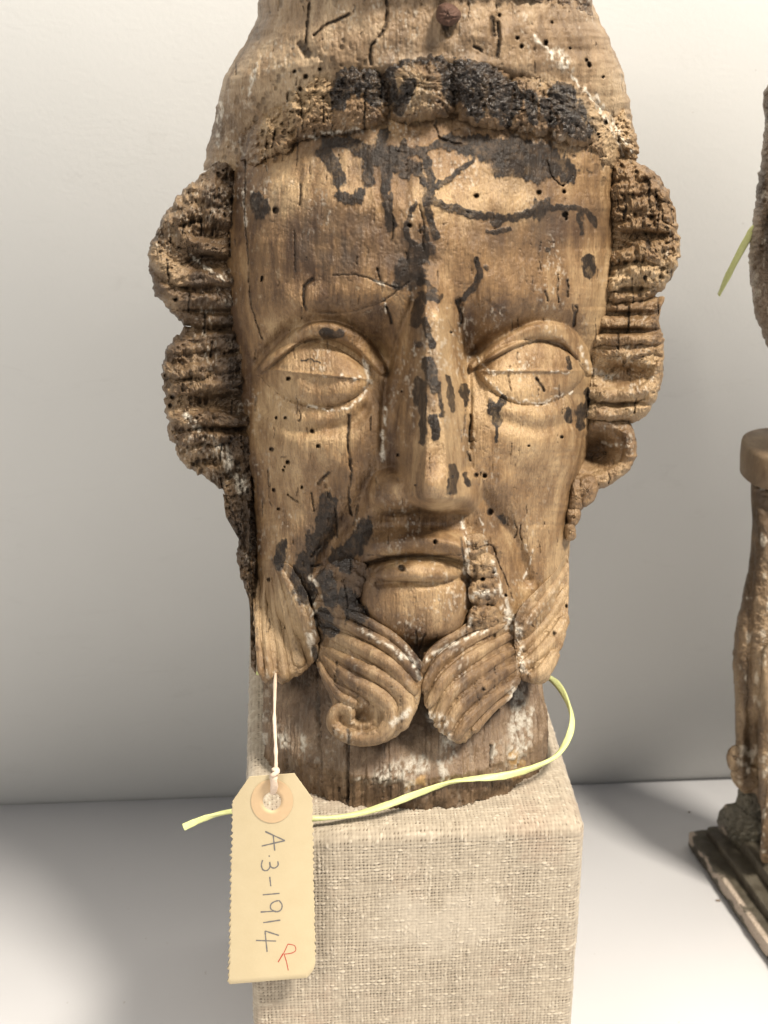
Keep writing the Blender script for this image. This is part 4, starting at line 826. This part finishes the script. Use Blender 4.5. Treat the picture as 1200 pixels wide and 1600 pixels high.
sp_ = [PY(431., 1035., TY + .070), PY(430., 1066., TY + .044), PY(429.5, 1088., TY + .026), PY(429., 1125., TY + .012), PY(431., 1170., TY + .002), TG(431, 1202, .002)]
tag(tube('tag_string', sp_ + [TG(428, 1212, .003), TG(426, 1226, .003), TG(426, 1234, .0018)], .00075, STR, None, n=8, sub=10, rnoise=.3), 'thin pinkish-white string from beard down to the paper tag', 'string')
lp = bpy.data.objects[[o.name for o in bpy.data.objects if o.name.startswith('tag_string')][0]]
tube('knot', [TG(430, 1201, .0015), TG(432, 1206, .0035), TG(427, 1212, .0038), TG(428, 1226, .0034), TG(427, 1234, .0018), TG(427, 1238.5, -.0015)], .0017, STR, TAGR, flat=.6, n=10, sub=6)

# ------------------------------------------------------------------ neighbour figure at the right edge
PLM = carved_wood('grey_green_paint', (0.032, 0.028, 0.019), (0.062, 0.055, 0.038), (0.105, 0.093, 0.066), gcol=(.42, .34, .27))
FIGW = carved_wood('figure_wood', (0.075, 0.045, 0.021), (0.165, 0.106, 0.056), (0.27, 0.19, 0.11))
pa_ = G(1074, 1322)[:2]; pb_ = G(1197, 1500)[:2]; e1 = (pb_ - pa_) / np.linalg.norm(pb_ - pa_); e2 = np.array([-e1[1], e1[0]]); e2 = e2 if e2[0] > 0 else -e2
FIG = root('carved_figure', (*(pa_ + e1 * .08 + e2 * .08), 0), 'tan carved wooden figure on a dark stepped base, cut off by the right edge', 'sculpture')
def slab(name, i0, i1, j0, j1, z0, z1, mat, chips=False, lean=0.0):
    """block on the plinth axes, finely divided so that its edges are worn"""
    nx, ny, nz = max(2, int((i1 - i0) / .0012)), max(2, int((j1 - j0) / .0020)), max(2, int((z1 - z0) / .0012))
    V, Fs, at = [], [], []
    def face(o, a, b, na, nb, nrm):
        s, t = np.meshgrid(np.linspace(0, 1, na + 1), np.linspace(0, 1, nb + 1), indexing='ij')
        p = np.array(o)[None, None] + s[..., None] * np.array(a) + t[..., None] * np.array(b)
        base = sum(len(x) for x in V); V.append(p.reshape(-1, 3)); Fs.append(gridfaces(na + 1, nb + 1) + base)
    X, Y, Z = i1 - i0, j1 - j0, z1 - z0; o = (i0, j0, z0)
    face((i0, j0, z1), (X, 0, 0), (0, Y, 0), nx, ny, 2); face((i0, j0, z0), (X, 0, 0), (0, 0, Z), nx, nz, 1); face((i0, j1, z1), (X, 0, 0), (0, 0, -Z), nx, nz, 1)
    face((i0, j1, z0), (0, -Y, 0), (0, 0, Z), ny, nz, 0); face((i1, j0, z0), (0, Y, 0), (0, 0, Z), ny, nz, 0)
    V = np.vstack(V); Fq = np.vstack(Fs)
    # round and wear the edges
    c = np.array([(i0 + i1) / 2, (j0 + j1) / 2, (z0 + z1) / 2]); h = np.array([X, Y, Z]) / 2; r = .0016
    q = V - c; inner = np.clip(q, -(h - r), h - r); dlt = q - inner; L = np.linalg.norm(dlt, axis=1)[:, None] + 1e-9
    wear = .0009 * (fbm(V[:, 0] * 120 + V[:, 2] * 60, V[:, 1] * 120 + V[:, 2] * 90, 111, 4))[:, None]
    V = c + inner + dlt / L * np.minimum(L, r) + dlt / L * wear
    edge = (L[:, 0] > r * 1.15)
    ch = np.zeros(len(V))
    if chips:
        nz_ = fbm(V[:, 0] * 36, V[:, 1] * 40 + V[:, 2] * 60, 112, 5, .6)
        ch = ss(.02, .10, nz_ - 1.0 * np.abs((V[:, 2] - z1 + .0035)) / .012 + .12) * (V[:, 1] < j0 + .004)
    w = np.stack([pa_[0] + V[:, 0] * e1[0] + (V[:, 1]) * e2[0], pa_[1] + V[:, 0] * e1[1] + V[:, 1] * e2[1], V[:, 2]], -1)
    z_ = 0 * ch
    return link(name, w, Fq, mat, FIG, dict(stain=z_, soft=z_ + .3, gesso=ch * 1.3, crack=z_, ochre=z_, tone=z_))
slab('plinth', 0, .20, 0, .17, .0006, .012, PLM, True)
slab('plinth_moulding', .006, .194, .010, .160, .0115, .019, PLM)
slab('plinth_moulding', .010, .190, .020, .150, .0185, .028, PLM)
slab('pedestal', .012, .150, .032, .140, .0275, .052, PLM)
YF = float((pa_ + e1 * .05 + e2 * .045)[1])
def mF(Y0): return lambda u, v, w: PY(u, v, Y0 + w * .0003)
zero = {}
FIGL = dict(wc=0, attr=False, parent=FIG, det=0)
part('figure_body', [(1178,735),(1240,730),(1290,760),(1300,900),(1300,1240),(1200,1262),(1180,1240),(1160,1238),(1148,1215),(1149,1170),(1148,1100),(1145,1030),(1148,990),(1160,930),(1170,880),(1175,820)], 70, FIGW, mp=mF(YF), tb=60,
     strands=[([(1163,920,6),(1158,1050,10),(1160,1200,10)],10), ([(1190,800,8),(1188,960,14),(1186,1060,14)],12)], cavities=[(1176,1175,12,60,30)], rough=4, jit=1, centre=(1225,990), **FIGL)
part('leg', [(1195,1010),(1225,1020),(1240,1150),(1235,1290),(1205,1345),(1188,1340),(1190,1290),(1186,1230),(1184,1150),(1188,1080)], 26, FIGW, mp=mF(YF - .024), tb=40, rough=3, jit=.8, **FIGL)
part('hand', [(1135,1186),(1139,1170),(1150,1164),(1160,1172),(1162,1190),(1152,1204),(1140,1202)], 16, FIGW, mp=mF(YF - .010), tb=16, rough=4, jit=.5, **FIGL)
part('hand', [(1142,1205),(1158,1198),(1185,1200),(1188,1226),(1165,1236),(1148,1226)], 14, FIGW, mp=mF(YF - .006), tb=16, rough=4, jit=.5, **FIGL)
part('pedestal_mound', [(1128,1262),(1150,1250),(1160,1225),(1215,1220),(1260,1260),(1260,1330),(1200,1360),(1160,1330),(1122,1292)], 26, PLM, mp=mF(YF + .012), tb=40, rough=5, jit=1.5, **FIGL)
# round cap on top of the body
def disc():
    c = PY(1232., 718., YF)[:]; r = .0270; zt = PY(1230., 690., YF)[2]; zb = zt - .0215
    th = np.linspace(0, 2 * math.pi, 160, endpoint=False); prof = [(0.001, zt), (r * .5, zt), (r * .9, zt - .0002), (r * .985, zt - .0012), (r, zt - .003), (r * 1.0, zt - .010), (r * .97, zb + .001), (r * .9, zb), (r * .3, zb)]
    V = [[(c[0] + q * math.cos(t) * (1 + .02 * math.sin(5 * t)), c[1] + q * math.sin(t), z + .0006 * math.sin(3 * t)) for t in th] for q, z in prof]
    V = np.array(V).reshape(-1, 3); n = len(V); z = np.zeros(n)
    link('round_cap', V, gridfaces(len(prof), 160, wrap=True, flip=True), FIGW, FIG, dict(stain=z, soft=z + .25, gesso=z, crack=z, ochre=z, tone=z)); return c, zt
dc, dzt = disc()
# second head, dark, standing on that cap outside the frame
H2 = root('sculpture', (float(dc[0]), float(dc[1]), float(dzt)), 'dark carved head mostly outside the picture, its cheek showing at the right edge', 'sculpture')
YH = float(dc[1])
HL = dict(wc=0, attr=False, parent=H2, det=0)
D2 = carved_wood('dark_head_wood', (0.05, 0.032, 0.018), (0.12, 0.078, 0.045), (0.24, 0.175, 0.12))
part('face', [(1200,130),(1260,90),(1380,100),(1420,300),(1400,500),(1330,600),(1240,590),(1205,548),(1190,520),(1178,480),(1170,420),(1172,380),(1178,330),(1184,280),(1192,215),(1196,190),(1192,165)], 150, D2, mp=mF(YH - .02), tb=150, rough=12, jit=2.5, centre=(1290,340),
     strands=[([(1176,400,6),(1190,330,10),(1200,250,10)],10), ([(1175,440,6),(1200,400,9),(1215,330,9)],9), ([(1185,500,6),(1205,460,9),(1220,400,9)],9)], sh=1.2, **HL)
part('neck', [(1210,520),(1300,540),(1290,700),(1225,698),(1216,640)], 40, D2, mp=mF(YH + .0), tb=40, rough=5, jit=1, **HL)
H2h = part('cheek_paint', [(1176,448),(1186,455),(1196,480),(1203,512),(1196,505),(1184,482)], 4, plain('pinkish_plaster', (.45, .36, .31), .7, 200, .2, .4, 400), mp=mF(YH - .033), tb=10, rough=3, **HL)
tag(tube('short_cord', [PY(a, b, YH - c) for a, b, c in ((1215.,330.,.03), (1182.,352.,.030), (1168.,372.,.028), (1150.,405.,.026), (1133.,440.,.024), (1124.,460.,.022))], .0019, CORD, None, flat=.5, n=10, twist=.05, sub=8), 'short pale yellow-green cord end sticking out at the right edge', 'cord')

# crumbs on the shelf
def crumb(u, v, r, label):
    c = G(u, v, r * .6); th = np.linspace(0, 2 * math.pi, 12, endpoint=False); V = []
    for i, ph in enumerate(np.linspace(-1.3, 1.3, 7)):
        for t in th:
            q = r * (1 + .35 * rng.normal() * .5); V.append((c[0] + 1.9 * q * math.cos(ph) * math.cos(t), c[1] + .8 * q * math.cos(ph) * math.sin(t), c[2] + .6 * q * math.sin(ph)))
    tag(link('wood_crumb', V, gridfaces(7, 12, wrap=True), D2), label, 'crumb')
crumb(1122, 1407, .0009, 'dark wood crumb on the white shelf in front of the stepped base')
crumb(1077, 1269, .0006, 'tiny dark crumb on the shelf behind the corner of the stepped base')
